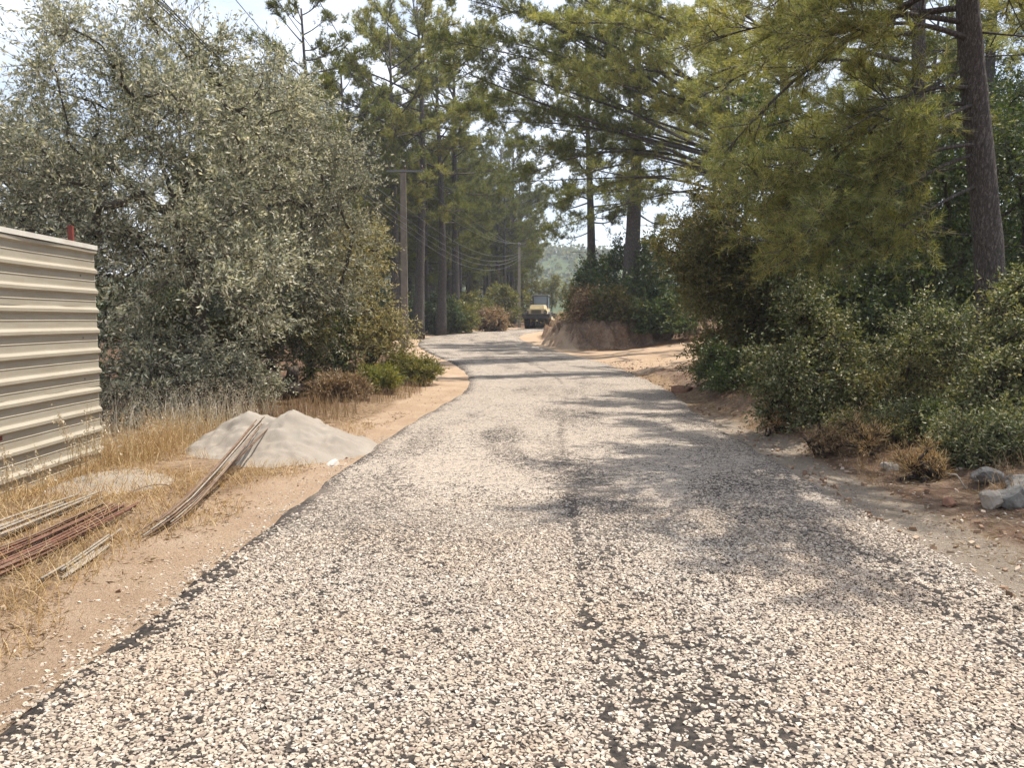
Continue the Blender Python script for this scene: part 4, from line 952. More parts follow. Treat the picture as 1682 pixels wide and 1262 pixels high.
G = Geo(); r_ = np.random.default_rng(8); zz = lb[2] + 0.20
G.tube([[lb[0] - 0.75, 14.55, zz + 0.10], [lb[0] - 0.4, 14.6, zz + 0.12], [lb[0], 14.62, zz + 0.1], [lb[0] + 0.45, 14.6, zz + 0.09], [lb[0] + 0.62, 14.6, zz + 0.10]], [0.22, 0.25, 0.24, 0.22, 0.19], 14, True, 0.2, r_)
lg = thing('fallen_log', 'dark weathered log lying in the olive shade behind the sand pile', 'log', lb)
G.build('log_body', M['darkbark'], lg, True, off=lb)
G = Geo(); G.tube([[lb[0] + 0.5, 14.58, zz + 0.2], [lb[0] + 0.55, 14.55, zz + 0.42], [lb[0] + 0.54, 14.55, zz + 0.52]], [0.13, 0.12, 0.09], 9, True, 0.25, r_); G.build('branch_stub', M['darkbark'], lg, True, off=lb)

# ------------------------------------------------------------------ pines
def place(name, label, group, meshes, x, y, s, rz, nmat, bmat='pinebark', z=None, tilt=(0, 0)):
    th = thing(name, label, 'pine tree', (x, y, gz(x, y) if z is None else z), group, rz); th.scale = (s, s, s); th.rotation_euler = (tilt[0], tilt[1], rz)
    t = obj('trunk', meshes[0], M['pinebark'], th); c = obj('crown', meshes[1], M['pine'], th)
    if nmat != 'pine': c.material_slots[0].link = 'OBJECT'; c.material_slots[0].material = M[nmat]
    return th
PA = pine_meshes(201, 15.5, 6.0, 4.2, 34, 0.26)
PB = pine_meshes(202, 14.0, 4.0, 3.8, 34, 0.24, (0.03, 0))
PC = pine_meshes(203, 17.0, 9.0, 4.6, 30, 0.28, (-0.02, 0.02))
PD = pine_meshes(206, 13.6, 6.5, 2.4, 22, 0.2)
place('pine_tree', 'dark crowned pine rising above the olive trees under the wires', None, PD, P(505, 300, 31)[0], 31, 1.0, 0.6, 'pine_dark')
place('pine_tree', 'tall pine directly behind the concrete utility pole', None, PA, P(645, 300, 49)[0], 49, 1.18, 2.0, 'pine')
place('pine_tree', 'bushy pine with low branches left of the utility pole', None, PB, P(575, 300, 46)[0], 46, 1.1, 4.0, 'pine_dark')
place('pine_tree', 'tall pine leaning over the road edge beyond the utility pole', None, PC, P(690, 300, 52)[0], 52, 1.28, 1.0, 'pine', tilt=(0, 0.04))
for k, (px, Yd, v, s, rz) in enumerate([(815, 93, 1, 1.5, 0.5), (842, 99, 0, 1.45, 2.5), (858, 108, 1, 1.4, 4.0), (768, 92, 1, 1.4, 1.5), (722, 58, 0, 1.35, 0.3), (748, 64, 2, 1.35, 2.2), (757, 72, 1, 1.05, 3.9), (700, 66, 1, 1.05, 5.1), (800, 88, 0, 1.05, 1.2), (650, 62, 2, 1.0, 2.9), (600, 58, 0, 1.0, 4.4), (560, 50, 1, 1.05, 0.2), (735, 78, 2, 1.0, 0.9), (832, 104, 1, 1.0, 2.0), (520, 60, 2, 1.0, 1.1), (450, 52, 0, 1.0, 3.3), (670, 80, 0, 1.1, 1.7), (380, 46, 1, 1.0, 0.4), (300, 52, 2, 1.0, 2.4)]):
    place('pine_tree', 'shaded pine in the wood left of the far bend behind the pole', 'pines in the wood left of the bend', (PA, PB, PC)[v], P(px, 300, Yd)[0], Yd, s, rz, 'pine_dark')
kr = np.random.default_rng(78); kk = 0
for Yd in (70, 76, 84, 92, 100, 110, 122, 136):
    for px in np.arange(330, 866, 46 if Yd < 95 else 34):
        x = P(px + kr.normal(0, 9), 300, Yd)[0]; y = Yd + kr.normal(0, 2.5)
        if x > float(ledge(min(y, 115))) - 4.5 or (Yd < 89 and px > 765): continue
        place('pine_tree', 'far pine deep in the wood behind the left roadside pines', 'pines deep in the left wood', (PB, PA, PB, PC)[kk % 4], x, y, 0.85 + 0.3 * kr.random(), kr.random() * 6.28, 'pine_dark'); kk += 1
# right side
R1 = pine_meshes(204, 17.0, 5.0, 4.6, 50, 0.30, (0.01, 0))
place('pine_tree', 'tall dark pine on the earth bank with a bare curved lower limb', None, R1, P(969, 400, 46)[0], 46, 1.0, 2.5, 'pine_dark')
R2 = pine_meshes(205, 18.0, 5.5, 4.8, 50, 0.52, (0.005, 0))
place('pine_tree', 'stout pine with the thickest trunk on the earth bank', None, R2, P(1040, 400, 43)[0], 43, 1.0, 0.8, 'pine')
for k, (x, y, v, s, rz) in enumerate([(14, 50, 0, 1.0, 0.3), (20, 44, 1, 1.1, 1.9), (16, 62, 2, 1.0, 3.0), (18, 34, 1, 1.0, 4.4), (24, 30, 0, 1.0, 5.2), (22, 74, 0, 1.0, 2.2), (28, 52, 2, 1.0, 1.0), (22, 22, 1, 0.95, 0.7), (30, 38, 2, 1.0, 3.7), (15, 25, 2, 0.95, 2.0)]):
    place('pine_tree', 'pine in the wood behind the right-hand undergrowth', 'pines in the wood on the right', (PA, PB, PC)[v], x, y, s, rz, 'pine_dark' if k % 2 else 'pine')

# near pines on the right, with boughs over the shoulder
def near_pine(label, base, top, tr, boughs, bares, seed, need, nneed, mat, nsub=5.0, ntw=9, H=13.5, extra=0, ez=(6, 13), eR=3.2):
    rng = np.random.default_rng(seed); base = np.asarray(base, float); G = Geo()
    top = np.asarray(top, float); dirv = (top - base) / (top[2] - base[2])
    z = np.concatenate([[-0.3], np.linspace(0, H, 46)]); t = z / H
    tp = base + np.outer(z, dirv); tp[:, 0] += 0.05 * np.sin(z * 0.9); tp[:, 1] += 0.04 * np.sin(z * 0.7 + 1)
    r = tr * (1 - 0.62 * np.clip(t, 0, 1)) + tr * 0.3 * np.exp(-np.clip(z, 0, 9) * 1.8)
    G.tube(tp, r, 20, True, 0.10, rng)
    at = lambda zz: np.array([np.interp(zz, tp[:, 2], tp[:, k]) for k in range(3)])
    brs = []
    for (z0, target, rr, droop) in boughs:
        a = at(z0); d = np.asarray(target) - a; L = np.linalg.norm(d); brs.append((curve(a, d / L, L, 9, rng, 0.0, 0.035, 0.0) + np.outer(np.sin(np.linspace(0, math.pi, 9)), [0, 0, droop]), rr))
    for k in range(extra):
        zz = ez[0] + (ez[1] - ez[0]) * (k + rng.random()) / extra; az = k * 2.4 + rng.normal(0, .4); L = eR * (0.6 + 0.6 * rng.random()); el = 0.1 + 0.3 * rng.random()
        brs.append((curve(at(base[2] + zz), np.array([math.cos(az) * math.cos(el), math.sin(az) * math.cos(el), math.sin(el)]), L, 7, rng, 0.2, 0.06, 0.12), 0.05))
    nd = pine_branches(brs, rng, nsub, ntw, nneed, need, 0.28, G, fine=need[1] < 0.007)
    sb = []
    for (z0, target, rr) in bares:
        a = at(z0); d = np.asarray(target) - a; L = np.linalg.norm(d); sb.append((curve(a, d / L, L, 8, rng, 0.0, 0.06), rr))
        e = sb[-1][0]
        for q in range(3):
            i0 = 3 + q; sb.append((curve(e[i0], unit(d / L + rng.normal(0, 0.5, 3)), 0.25 + 0.3 * rng.random(), 4, rng, 0, 0.08), rr * 0.4))
    pine_branches(sb, rng, G=G, bare=True)
    th = thing('pine_tree', label, 'pine tree', base); G.build('trunk', M['pinebark'], th, True, off=base); obj('crown', np_mesh('crown', nd[0] - base, [nd[1]]), M[mat], th)
    return th
zpx = lambda py, Yd: P(1600, py, Yd)[2]
nb = np.array([P(1642, 640, 10.2)[0], 10.2, gz(P(1642, 640, 10.2)[0], 10.2)])
near_pine('big leaning pine with scaly grey-brown bark above the shrubs', nb, P(1592, 0, 10.2), 0.205,
   [(4.6, P(1430, 190, 9.3), 0.035, 0.1), (5.2, P(1350, 60, 9.0), 0.04, 0.15), (5.6, P(1240, 100, 10.8), 0.045, 0.2), (4.2, P(1380, 330, 9.2), 0.03, 0.25), (4.4, P(1280, 350, 9.8), 0.035, 0.35),
    (6.4, P(1260, 60, 13.5), 0.05, 0.1), (6.8, P(1320, 20, 12.5), 0.05, 0.1), (7.4, P(1450, -60, 12), 0.05, 0.1), (6.0, P(1190, 250, 13.0), 0.05, 0.3), (5.9, P(1460, 40, 11.0), 0.04, 0.1), (3.8, P(1340, 420, 9.4), 0.028, 0.2), (7.6, P(1700, -120, 8.4), 0.05, 0.1), (7.0, np.array([5.7, 7.9, 7.2]), 0.04, 0.1), (7.2, np.array([6.5, 7.2, 6.6]), 0.04, 0.1), (7.6, np.array([4.6, 8.6, 7.6]), 0.04, 0.1), (5.4, P(1180, 60, 9.6), 0.04, 0.2), (6.0, P(1260, -40, 8.8), 0.04, 0.2), (6.8, np.array([4.6, 6.9, 6.8]), 0.04, 0.1), (6.4, np.array([2.7, 7.8, 6.0]), 0.045, 0.3), (6.2, np.array([3.3, 7.2, 5.8]), 0.045, 0.2), (6.6, np.array([3.8, 6.4, 6.2]), 0.045, 0.2), (6.9, np.array([4.3, 5.8, 6.4]), 0.045, 0.2), (3.9, P(1290, 400, 9.0), 0.03, 0.2), (4.0, P(1200, 340, 9.6), 0.03, 0.4), (4.4, P(1430, 300, 9.0), 0.03, 0.2), (3.4, P(1420, 420, 9.2), 0.025, 0.15), (6.2, np.array([7.0, 8.2, 5.9]), 0.04, 0.1), (6.2, P(1690, 30, 12.0), 0.045, 0.1)],
   [(4.1, P(1480, 235, 10.0), 0.02), (3.65, P(1468, 285, 10.0), 0.016), (4.9, P(1440, 170, 9.9), 0.018), (2.75, P(1515, 378, 10.0), 0.013), (4.55, P(1500, 160, 10.1), 0.016), (5.3, P(1690, 60, 9.8), 0.02)],
   301, (0.12, 0.0064), 26, 'pine', 7.2, 12, H=9.8, extra=6, ez=(6.8, 9.6), eR=1.4)
nb = np.array([P(1522, 600, 15.5)[0], 15.5, gz(P(1522, 600, 15.5)[0], 15.5)])
near_pine('slimmer dark-trunked pine standing behind the big leaning pine', nb, P(1508, 0, 15.5), 0.19,
   [(5.4, P(1400, 150, 14.2), 0.04, 0.2), (6.0, P(1280, 120, 14.5), 0.05, 0.3), (6.6, P(1190, 90, 16.5), 0.055, 0.3), (7.2, P(1150, 160, 17.0), 0.055, 0.4), (7.6, P(1340, 20, 14.5), 0.05, 0.2), (8.0, P(1230, -10, 16.5), 0.055, 0.2), (8.6, P(1170, 20, 17.0), 0.06, 0.3),
    (5.6, P(1620, 200, 15.0), 0.04, 0.1), (6.5, P(1680, 90, 15.5), 0.045, 0.1), (7.5, P(1600, 20, 14.6), 0.05, 0.1), (4.9, P(1310, 250, 15.0), 0.035, 0.25), (9.0, P(1420, -80, 14.0), 0.05, 0.1), (5.2, P(1190, 240, 16.0), 0.04, 0.5), (4.6, P(1640, 300, 16.0), 0.035, 0.1)],
   [(5.2, P(1420, 60, 15.3), 0.02), (5.9, P(1440, 110, 15.2), 0.018)],
   302, (0.13, 0.0105), 20, 'pine', 6.0, 11, H=11.2, extra=7, ez=(8.8, 11), eR=2.0)
nb = np.array([9.6, 27.0, gz(9.6, 27)])
near_pine('pale green pine whose boughs reach far out above the side path', nb, nb + np.array([-0.5, 0, 12]), 0.24,
   [(6.0, P(1150, 200, 25), 0.05, 0.4), (7.0, P(1060, 180, 25), 0.06, 0.5), (7.6, P(980, 130, 24), 0.07, 0.6), (8.3, P(900, 130, 24), 0.08, 0.7), (9.0, P(1010, 40, 24), 0.07, 0.4), (9.6, P(1090, 20, 25), 0.06, 0.3), (8.0, P(1150, 90, 24), 0.06, 0.4), (10.2, P(960, -20, 24), 0.07, 0.4), (11, P(1080, -80, 25), 0.06, 0.3), (6.6, P(1120, 290, 26), 0.05, 0.3), (5.6, P(1230, 300, 26), 0.05, 0.2), (10.5, P(880, 40, 24), 0.08, 0.5)],
   [(5.2, P(1140, 300, 26), 0.025), (6.4, P(1050, 270, 25.5), 0.025)],
   303, (0.14, 0.014), 18, 'pine', 5.6, 11, H=14.5, extra=8, ez=(10.5, 14), eR=3.4)
nb = np.array([10.5, 36.0, gz(10.5, 36)])
near_pine('dark limbed pine with long crooked boughs hanging over the road', nb, nb + np.array([-0.8, 0, 12]), 0.28,
   [(8.0, P(840, 300, 31), 0.10, 0.9), (9.0, P(720, 100, 28), 0.11, 0.8), (9.5, P(780, 60, 29), 0.10, 0.8), (10.0, P(830, 10, 29), 0.10, 0.6), (8.6, P(900, 250, 32), 0.08, 0.5), (7.4, P(900, 340, 34), 0.08, 0.7), (10.6, P(730, -10, 28), 0.10, 0.6), (8.2, P(800, 200, 30), 0.09, 0.8), (11, P(880, -40, 30), 0.09, 0.4), (9.0, P(770, 150, 31), 0.08, 0.7), (8.8, P(860, 130, 32), 0.07, 0.6), (7.8, P(880, 390, 36), 0.06, 0.5), (9.6, P(850, 60, 31), 0.07, 0.5), (8.0, P(850, 240, 34), 0.06, 0.6), (7.2, P(930, 330, 37), 0.05, 0.4), (10.0, P(705, 60, 27.5), 0.08, 0.6), (9.6, P(765, 95, 28.5), 0.07, 0.6), (10.2, P(800, -20, 28.5), 0.07, 0.5), (9.2, P(735, 180, 30), 0.07, 0.7), (10.8, P(860, -60, 28), 0.07, 0.4)],
   [(9.2, P(800, 20, 30), 0.06), (8.4, P(815, 300, 31), 0.05)],
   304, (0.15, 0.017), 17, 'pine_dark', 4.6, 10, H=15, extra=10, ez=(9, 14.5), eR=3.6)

# ------------------------------------------------------------------ evergreen trees and shrubs on the right
b = gb(5.3, 17.2)
leafy('tall bushy brown-green juniper between the side path and the shrubs', 'juniper', 'juniper_tree', b, [[b, b + [0, 0, 1.5], b + [0.1, 0, 3.2]]],
      [ell(1205, 490, 17.2, 105, 140, 1.2), ell(1160, 400, 17.2, 70, 80, 1.0), ell(1240, 410, 17.0, 90, 120, 1.1), ell(1200, 600, 16.6, 70, 55, 0.9), ell(1285, 540, 16.8, 65, 100, 1.0)],
      125, 0.55, 36, 15, (0.085, 0.030), M['brownleaf'], M['darkbark'], 111, trad=0.11, spread=0.8, lift=0.3, twr=0.003)
b = gb(7.2, 19.0)
leafy('dark green evergreen oak filling the gap under the pine boughs', 'evergreen tree', 'evergreen_tree', b, [[b, b + [-0.3, 0, 2.5], b + [-0.4, 0, 4.2]]],
      [ell(1260, 240, 18.5, 70, 85, 1.2), ell(1330, 330, 18.5, 80, 110, 1.3), ell(1300, 480, 18.5, 110, 110, 1.3)],
      78, 0.75, 28, 13, (0.085, 0.042), M['darkleaf'], M['darkbark'], 112, trad=0.12)
b = gb(8.6, 14.5)
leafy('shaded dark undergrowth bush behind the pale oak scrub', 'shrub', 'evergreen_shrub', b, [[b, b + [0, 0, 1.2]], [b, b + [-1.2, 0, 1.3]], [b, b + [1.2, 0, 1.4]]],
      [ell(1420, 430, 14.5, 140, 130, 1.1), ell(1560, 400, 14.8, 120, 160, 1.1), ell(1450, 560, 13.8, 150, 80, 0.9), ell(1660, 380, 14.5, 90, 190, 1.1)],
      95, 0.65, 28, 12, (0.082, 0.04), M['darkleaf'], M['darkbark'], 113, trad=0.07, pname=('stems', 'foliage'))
EVG = bpy.data.objects['evergreen_tree']
def shrub(label, base, envs, ncl, clr, ntw, nlf, leaf, mat, seed, group=None, name='shrub', lift=0.25, spread=1.0, nst=5, cat='shrub'):
    rng = np.random.default_rng(seed); cs = [e[0] for e in envs]; nlf = int(nlf * 0.8); leaf = (leaf[0] * 1.12, leaf[1] * 1.12)
    st = []
    for k in range(nst):
        c = cs[k % len(cs)] + rng.normal(0, 0.15, 3); st.append([base + np.array([rng.normal(0, .06), rng.normal(0, .06), 0]), base * 0.55 + c * 0.45 + rng.normal(0, .05, 3), c])
    return leafy(label, cat, name, base, st, envs, ncl, clr, ntw, nlf, leaf, M[mat], M['darkbark'], seed, group, 0.003, lift, 0.035, ('stems', 'foliage'), 0.4, spread, 0.06)
b = gb(4.45, 11.0)
shrub('pale green oak scrub bush on the berm in front of the juniper', b, [ell(1330, 600, 11.0, 85, 105, 0.75), ell(1290, 640, 10.6, 60, 60, 0.6), ell(1370, 660, 10.6, 60, 70, 0.6), ell(1320, 530, 11.1, 50, 50, 0.5)], 76, 0.36, 28, 13, (0.046, 0.025), 'oak', 121)
b = gb(6.1, 12.2)
shrub('light-leaved oak scrub against the foot of the leaning pine', b, [ell(1520, 580, 12.0, 80, 80, 0.7), ell(1470, 600, 11.6, 50, 60, 0.5), ell(1570, 560, 11.6, 40, 60, 0.5)], 55, 0.38, 28, 14, (0.046, 0.024), 'oak', 122)
b = gb(5.6, 8.6)
shrub('grey-green leafy shrub above the rocks on the dirt shoulder', b, [ell(1650, 680, 8.6, 75, 95, 0.6), ell(1610, 730, 8.2, 60, 50, 0.45), ell(1690, 600, 8.8, 60, 80, 0.6)], 70, 0.30, 28, 15, (0.040, 0.020), 'oak', 123)
b = gb(6.2, 9.4)
shrub('sparse upright oak shoots rising in front of the pine trunk', b, [ell(1650, 540, 9.3, 35, 60, 0.4), ell(1690, 560, 9.5, 60, 90, 0.5), ell(1680, 490, 9.6, 40, 50, 0.4)], 34, 0.30, 24, 13, (0.042, 0.023), 'oak', 124)
b = gb(5.2, 9.3)
shrub('low dark green bush in the dry grass beside the pale stone', b, [ell(1520, 740, 9.3, 45, 28, 0.35), ell(1560, 720, 9.2, 40, 35, 0.35)], 26, 0.2, 24, 14, (0.035, 0.014), 'darkleaf', 125, lift=0.5)
b = gb(5.6, 10.6)
shrub('tangled brownish bush in the hollow between the two oak scrubs', b, [ell(1440, 670, 10.6, 70, 50, 0.5), ell(1480, 640, 10.8, 60, 45, 0.5)], 40, 0.3, 22, 11, (0.04, 0.018), 'brownleaf', 126)
b = gb(4.55, 15.4)
shrub('small dark bush at the foot of the juniper beside the side path', b, [ell(1215, 630, 15.2, 50, 35, 0.5), ell(1180, 600, 15.6, 30, 30, 0.4)], 34, 0.3, 26, 13, (0.05, 0.02), 'darkleaf', 127)
b = gb(5.0, 9.0)
shrub('dry-tipped low bush between the leafy shrub and the sandy stone', b, [ell(1580, 770, 8.4, 55, 30, 0.4), ell(1500, 700, 9.6, 70, 40, 0.4), ell(1600, 690, 9.2, 50, 60, 0.4)], 60, 0.24, 24, 13, (0.036, 0.016), 'oak', 128)
b = gb(4.6, 10.0)
shrub('brownish thorny bush spilling over the berm below the oak scrub', b, [ell(1400, 720, 9.8, 60, 30, 0.4), ell(1470, 740, 9.4, 50, 25, 0.35)], 40, 0.22, 22, 12, (0.032, 0.012), 'brownleaf', 129)
b = gb(4.75, 7.9)
shrub('leafy low bush directly behind the grey rocks', b, [ell(1650, 735, 7.9, 60, 45, 0.4), ell(1590, 750, 8.0, 45, 28, 0.35)], 52, 0.24, 24, 13, (0.036, 0.018), 'oak', 130)
for k, (px, py, mat, lab) in enumerate([(1275, 712, 'drygrass', 'tuft of dry straw at the road side of the pale oak scrub'), (1350, 748, 'drybrown', 'dry brown tuft on the berm below the thorny bush'), (1510, 790, 'drygrass', 'straw tuft between the sandy stone and the grey rocks'), (1420, 742, 'drygrass', 'wispy straw tuft behind the sandy stone')]):
    p = at_ground(px, py); b = gb(p[0], p[1]); shrub(lab, b, [(b + [0, 0, 0.12], np.array([0.22, 0.2, 0.14]))], 16, 0.16, 16, 8, (0.06, 0.007), mat, 230 + k, lift=0.9, spread=0.6, name='dry_tuft', cat='dry grass')
# dark bushes over the earth bank
for k, (px, py, Yd, rx, ry_, mat, lab) in enumerate([
    (1020, 500, 41.6, 66, 52, 'darkleaf', 'widest dark evergreen bush along the top of the earth bank'),
    (1090, 470, 42.0, 75, 75, 'darkleaf', 'tall dark evergreen bush at the side path end of the bank'),
    (975, 475, 44.0, 34, 48, 'darkleaf', 'dark bush on the bank nose below the curved pine limb'),
    (1040, 430, 45.0, 60, 45, 'darkleaf', 'high dark bush round the thick pine trunk on the bank'),
    (952, 500, 44.5, 18, 30, 'lightshrub', 'yellow-green bush on the bank edge nearest the loader'),
    (1130, 420, 44.0, 50, 60, 'brownleaf', 'brown-green bush rising behind the bank bushes'), (1085, 535, 40.0, 50, 22, 'darkleaf', 'low dark bush hanging down the face of the earth bank'), (1000, 535, 40.6, 34, 14, 'brownleaf', 'dry brown brush on the upper lip of the bank face'), (962, 540, 41.5, 18, 12, 'drybrown', 'withered straw-brown brush clinging to the nose of the bank')]):
    c, r = ell(px, py, Yd, rx, ry_, 1.2); b = gb(c[0], Yd)
    shrub(lab, b, [(c, r), (np.array([c[0], Yd - 0.6, b[2] + 0.7]), np.array([r[0], 0.8, 0.8]))], 48, 0.7, 20, 10, (0.15, 0.075), mat, 140 + k)
# bushes left of the far bend
labs = ['light green bush beside the slender pole at the bend', 'dry brownish bush at the road edge before the slender pole', 'bright green bush between the pole and the wood', 'dark green bush at the edge of the wood behind the olive', 'yellow-green bush in the wood edge left of the dry bush', 'leafy bush right of the slender pole behind the loader', 'tall pale bush beyond the loader at the hill gap']
for k, (px, py, Yd, rx, ry_, mat) in enumerate([(830, 500, 76, 34, 34, 'lightshrub'), (812, 528, 66, 20, 14, 'drybrown'), (775, 510, 70, 40, 28, 'lightshrub'), (720, 520, 60, 34, 30, 'darkleaf'), (752, 522, 62, 30, 22, 'lightshrub'), (868, 490, 96, 24, 36, 'lightshrub'), (905, 478, 100, 26, 22, 'lightshrub')]):
    c, r = ell(px, py, Yd, rx, ry_, 1.3); b = gb(c[0], Yd)
    shrub(labs[k], b, [(c, r)], 36, 0.8, 20, 11, (0.2, 0.085), mat, 160 + k)
# undergrowth strip inside the left wood so that trunks stand in dark scrub
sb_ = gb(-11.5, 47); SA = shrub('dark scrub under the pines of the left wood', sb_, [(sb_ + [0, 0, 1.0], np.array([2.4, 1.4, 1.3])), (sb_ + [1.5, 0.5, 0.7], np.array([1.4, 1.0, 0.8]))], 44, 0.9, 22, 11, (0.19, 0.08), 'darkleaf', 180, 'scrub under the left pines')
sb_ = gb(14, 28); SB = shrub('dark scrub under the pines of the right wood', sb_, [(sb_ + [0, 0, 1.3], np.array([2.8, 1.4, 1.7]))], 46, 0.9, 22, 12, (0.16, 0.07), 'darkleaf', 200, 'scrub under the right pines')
def copy_tree(o, x, y, sc, rz, label=None, group=None):
    c = o.copy(); COL.objects.link(c); c.location = (x, y, gz(x, y)); c.scale = (sc, sc, sc); c.rotation_euler = (0, 0, rz)
    if label: c['label'] = label; c['group'] = group
    for ch in o.children:
        d = ch.copy(); COL.objects.link(d); d.parent = c
    return c
kr = np.random.default_rng(77)
for k, (x, y, sc) in enumerate([(10.5, 21, 1.0), (13.5, 19, 1.1), (12.5, 25, 1.2), (16, 21.5, 1.25), (9.2, 23.5, 0.95), (15, 28, 1.3), (19.5, 25, 1.3), (11.2, 16.8, 0.85), (20, 32, 1.4)]):
    copy_tree(EVG, x, y, sc, kr.random() * 6.28, 'dark evergreen oak deep in the wood on the right', 'evergreen oaks in the right wood')
for k, (x, y) in enumerate([(-11, 56), (-15, 50), (-9.6, 63), (-13, 68), (-18, 60), (-8.6, 74), (-16, 78), (-5, 90), (-21, 50), (-4, 96), (-10, 86), (-20, 90), (-1, 104), (-14, 100), (-27, 70)]):
    copy_tree(SA if k % 2 else SB, x, y, 0.9 + 0.5 * kr.random(), kr.random() * 6.28, 'dark scrub under the pines of the left wood', 'scrub under the left pines')
for k, (x, y) in enumerate([(18, 40), (12, 22), (17, 24), (22, 34), (16, 48), (13, 17), (17, 17), (26, 44), (20, 28), (11, 30.5)]):
    copy_tree(SB if k % 2 else SA, x, y, 1.0 + 0.4 * kr.random(), kr.random() * 6.28, 'dark scrub under the pines of the right wood', 'scrub under the right pines')
# green weeds by the bend
for px, py, rx, ry_, mat, sd, lab in [(625, 640, 32, 26, 'weed', 221, 'bright green weed clump at the foot of the olive bush'), (690, 625, 38, 30, 'lightshrub', 222, 'rounded weed bush on the sandy verge where the road bends'), (655, 610, 30, 30, 'weed', 223, 'green weed behind the rounded weed bush under the olive'), (560, 645, 42, 22, 'drybrown', 224, 'dry brown weed clump between the sand pile and the olive bush')]:
    Yd = {221: 17.6, 222: 19.6, 223: 20.5, 224: 15.6}[sd]; c, r = ell(px, py, Yd, rx, ry_, 0.45); b = gb(c[0], Yd)
    shrub(lab, b, [(c, r)], 34, 0.26, 22, 13, (0.07, 0.018), mat, sd, lift=0.7, spread=0.7, name='weed', cat='weed')

# ------------------------------------------------------------------ grass, litter
def blades(x, y, h, w, rng, lean=0.35, zoff=0.0):
    n = len(x); z = ground(x, y) + zoff; az = rng.random(n) * 6.283; d = np.stack([np.cos(az), np.sin(az)], -1); le = lean * h * (0.3 + rng.random(n)); fa = rng.random(n) * 6.283
    s = np.stack([np.cos(fa) * w / 2, np.sin(fa) * w / 2, np.zeros(n)], -1)
    b0 = np.stack([x, y, z - 0.01], -1); m1 = b0 + np.concatenate([d * (le * 0.35)[:, None], (h * 0.6)[:, None]], 1); tp = b0 + np.concatenate([d * le[:, None], h[:, None]], 1)
    V = np.stack([b0 - s, b0 + s, m1 + s * 0.8, m1 - s * 0.8, tp], 1).reshape(-1, 3); i = np.arange(n)[:, None] * 5
    return V, i + np.array([[0, 1, 2, 3]]), i + np.array([[3, 2, 4]]), tp
def grass(name, label, x, y, h, w, mat, seed, lean=0.35, seeds=0, smat=None):
    rng = np.random.default_rng(seed); V, Q, T, tp = blades(x, y, h, w, rng, lean)
    Vs = [V]; Qs = [Q]
    if seeds:
        ii = np.repeat(np.arange(len(tp)), seeds); p = tp[ii] + rng.normal(0, 0.02, (len(ii), 3)) - np.stack([np.zeros(len(ii))] * 2 + [rng.random(len(ii)) * 0.1], -1)
        V2, Q2 = leaf_quads(p, unit(runit(rng, len(ii)) + [0, 0, -0.4]), 0.022, 0.008, rng); Qs.append(Q2 + len(V)); Vs.append(V2)
    return tag(obj(name, np_mesh(name, np.vstack(Vs), [np.vstack(Qs), T]), M[mat]), label, 'grass', kind='stuff')
r = np.random.default_rng(31)
n = 11000; y = 4.0 + 8.2 * r.random(n); x = -5.0 + 0.02 * (9.4 - y) + 0.05 + np.abs(r.normal(0, 0.55, n)); x = np.where(y > 9.4, x - 0.9 * r.random(n), x)
kp = (((y > 8.2) & (x > -4.5 + 0.1 * r.random(n))) | (y > 9.6) | (r.random(n) < 0.10)) & (y < 11.2) & (x < -3.35 + 0.15 * r.random(n)) & (vnoise(x, y, 1.3, 91, 2) > 0.36) & ((y < 8.0) | (x < -3.9)); x, y = x[kp], y[kp]
grass('dry_grass', 'straw-coloured dry grass along the foot of the sheet fence', x, y, (0.12 + 0.24 * r.random(len(x)) ** 1.5) * np.where(y > 8, 1.25, 0.9), 0.006 + 0 * x, 'drygrass', 32, 0.45, 2)
n = 26000; y = 2.6 + 9 * r.random(n) ** 1.3; x = ledge(y) - 0.34 - 2.7 * r.random(n) ** 0.85; kp = vnoise(x, y, 1.3, 93, 3) > 0.38 + 0.10 * (x > ledge(y) - 0.9) + 0.14 * (x > ledge(y) - 0.55); x, y = x[kp], y[kp]
kp = pile_h(x, y) < 0.05; x, y = x[kp], y[kp]
grass('dry_grass', 'short dead brown grass and stubble on the dirt round the steel bars', x, y, 0.03 + 0.16 * r.random(len(x)) ** 2, 0.0055 + 0 * x, 'drygrass', 33, 1.2)
n = 950; y = 10.2 + 2.4 * r.random(n); x = -6.2 + 2.4 * r.random(n); kp = pile_h(x, y) < 0.05; x, y = x[kp], y[kp]
grass('dry_weeds', 'tall pale dried weeds with husks in front of the dark olive shade', x, y, 0.25 + 0.50 * r.random(len(x)) ** 1.5, 0.006 + 0 * x, 'palehusk', 34, 0.45, 7)
n = 2600; y = 12 + 9 * r.random(n) ; x = ledge(y) - 1.1 - 2.2 * r.random(n); x = np.where(y > 16, x + 0.2, x); kp = vnoise(x, y, 0.9, 95, 2) > 0.42; x, y = x[kp], y[kp]
grass('dry_grass', 'brown dry grass under the olive trees behind the sand pile', x, y, 0.12 + 0.25 * r.random(len(x)), 0.009 + 0 * x, 'drybrown', 35, 0.5)
n = 12000; y = 5.0 + 12 * r.random(n); x = redge(y) + 0.55 + 2.4 * r.random(n) ** 0.9; kp = vnoise(x, y, 1.2, 97, 3) > 0.43 + 0.12 * (x < redge(y) + 0.9); x, y = x[kp], y[kp]
grass('dry_grass', 'thin dry grass between the shrubs and the low earth berm', x, y, 0.04 + 0.26 * r.random(len(x)) ** 2.2, 0.0055 + 0 * x, 'drybrown', 36, 0.7, 1)
n = 7000; y = 36 + 26 * r.random(n); x = 1.6 + 10 * r.random(n); sdk = sdist(_BK, x, y); kp = (sdk > -0.15) & (sdk < 2.2) & (r.random(n) < 0.15 + 0.6 * smooth(0.1, 1.0, sdk)); x, y = x[kp], y[kp]
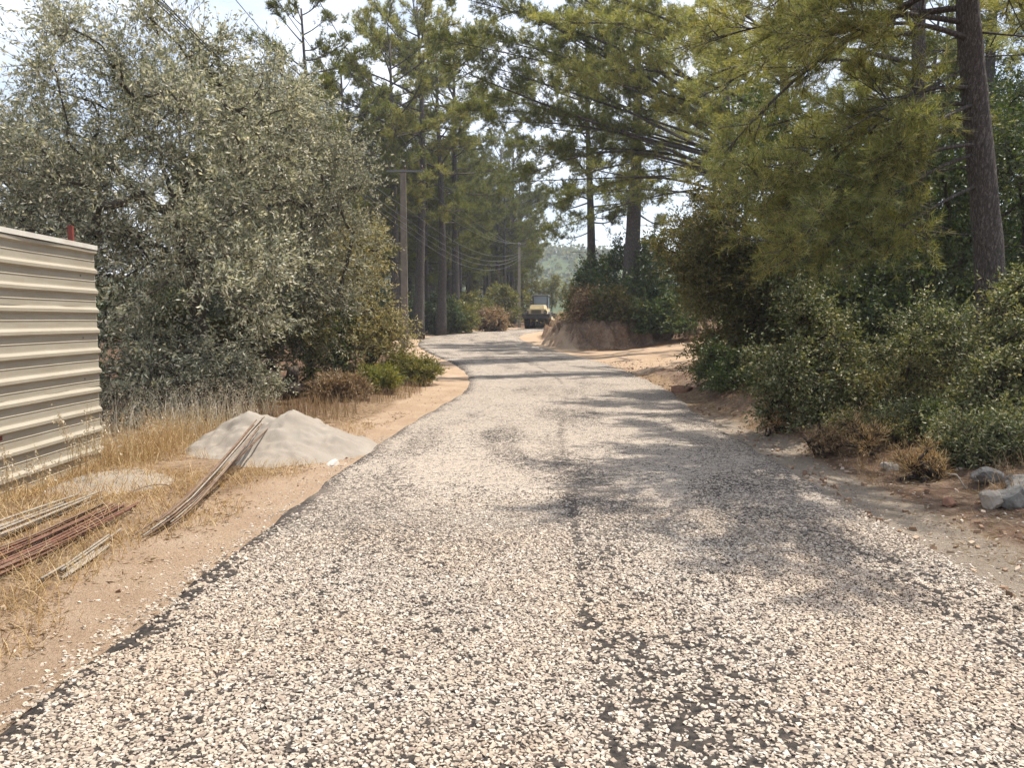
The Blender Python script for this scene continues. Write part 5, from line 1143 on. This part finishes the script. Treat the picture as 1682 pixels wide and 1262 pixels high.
grass('dry_grass', 'dry brown grass and roots hanging on the cut face of the earth bank', x, y, 0.15 + 0.40 * r.random(len(x)) ** 1.5, 0.03 + 0 * x, 'drybrown', 37, 1.3)
# leaf litter and chaff
n = 16000; y = 3 + 11 * r.random(n) ** 1.3; x = ledge(y) - 0.30 - 3.0 * r.random(n); kp = (pile_h(x, y) < 0.03) & (vnoise(x, y, 2.2, 98, 3) > 0.40); x, y = x[kp], y[kp]
p = np.stack([x, y, ground(x, y) + 0.006], -1); d = unit(np.stack([r.normal(size=len(x)), r.normal(size=len(x)), r.normal(0, .12, len(x))], -1))
V, Q = leaf_quads(p, d, 0.03 + 0.07 * r.random(len(x)) ** 3, 0.010, r)
n2 = 17000; y2 = 4.2 + 13 * r.random(n2) ** 1.3; x2 = redge(y2) + 0.25 + 3.0 * r.random(n2) ** 0.8; p2 = np.stack([x2, y2, ground(x2, y2) + 0.008], -1); d2 = unit(np.stack([r.normal(size=n2), r.normal(size=n2), r.normal(0, .2, n2)], -1))
V2, Q2 = leaf_quads(p2, d2, 0.03 + 0.09 * r.random(n2) ** 2, 0.007, r)
tag(obj('leaf_litter', np_mesh('leaf_litter', np.vstack([V, V2]), [np.vstack([Q, Q2 + len(V)])]), M['drybrown']), 'dead leaves and straw bits scattered over the verge', 'litter', kind='stuff')
# wild oats in front of the fence
def oats(label, x0, y0, n, sp, hmax, seed):
    rng = np.random.default_rng(seed); base = np.array([x0, y0, gz(x0, y0)]); th = thing('wild_oat_clump', label, 'dry oats', base)
    G = Geo(); L = Geo()
    for k in range(n):
        p0 = base + np.array([rng.normal(0, sp), rng.normal(0, sp), 0]); h = hmax * (0.55 + 0.45 * rng.random()); az = rng.random() * 6.28; le = 0.28 * h * rng.random()
        t = np.linspace(0, 1, 6)[:, None]; pts = p0 + t * np.array([0, 0, h]) + t ** 2.2 * np.array([math.cos(az) * le, math.sin(az) * le, -0.05 * h]); G.tube(pts, np.linspace(0.0028, 0.0014, 6), 4)
        m_ = 13; tt = 0.62 + 0.38 * rng.random(m_); q = np.stack([np.interp(tt, t[:, 0], pts[:, j]) for j in range(3)], -1); e = q + rng.normal(0, 0.032, (m_, 3)) - np.array([0, 0, 0.012])
        G.twigs(q, e, 0.0011, 0.0008)
        dd_ = unit(rng.normal(0, 0.45, (m_, 3)) + np.array([0, 0, -0.9]))
        for z in range(2):
            V, Q = leaf_quads(e, unit(dd_ + rng.normal(0, 0.2, (m_, 3))), 0.032, 0.011, rng); L.add(V, Q)
    G.build('stalks', M['drygrass'], th, False, off=base)['kind'] = 'stuff'; L.build('spikelets', M['palehusk'], th, False, off=base)['kind'] = 'stuff'
p = P(110, 800, 7.4); oats('tall dry wild oats with pale spikelets against the corrugated sheets', p[0] + 0.1, 7.7, 16, 0.13, 0.80, 41)
oats('shorter dry wild oats at the nearest visible foot of the fence', -4.35, 6.7, 14, 0.20, 0.58, 42)
oats('dry wild oats standing where the fence ends', -4.6, 9.75, 16, 0.22, 0.62, 43)
G = Geo(); p = at_ground(1578, 800); q = np.array([p[0], p[1], gz(p[0], p[1])])
G.tube([q + [-0.12, 0.05, 0.16], q + [-0.03, 0.02, 0.15], q + [0.02, 0, 0.06], q + [0.06, -0.02, 0.0]], [0.005, 0.008, 0.009, 0.010], 6); o = G.build('stick', M['greybar'], None, True, off=q); o.location = q; tag(o, 'bent pale dead stick leaning beside the long grey rock', 'stick')
print('TRIS', sum(len(m.loops) - 2 * len(m.polygons) for m in bpy.data.meshes))
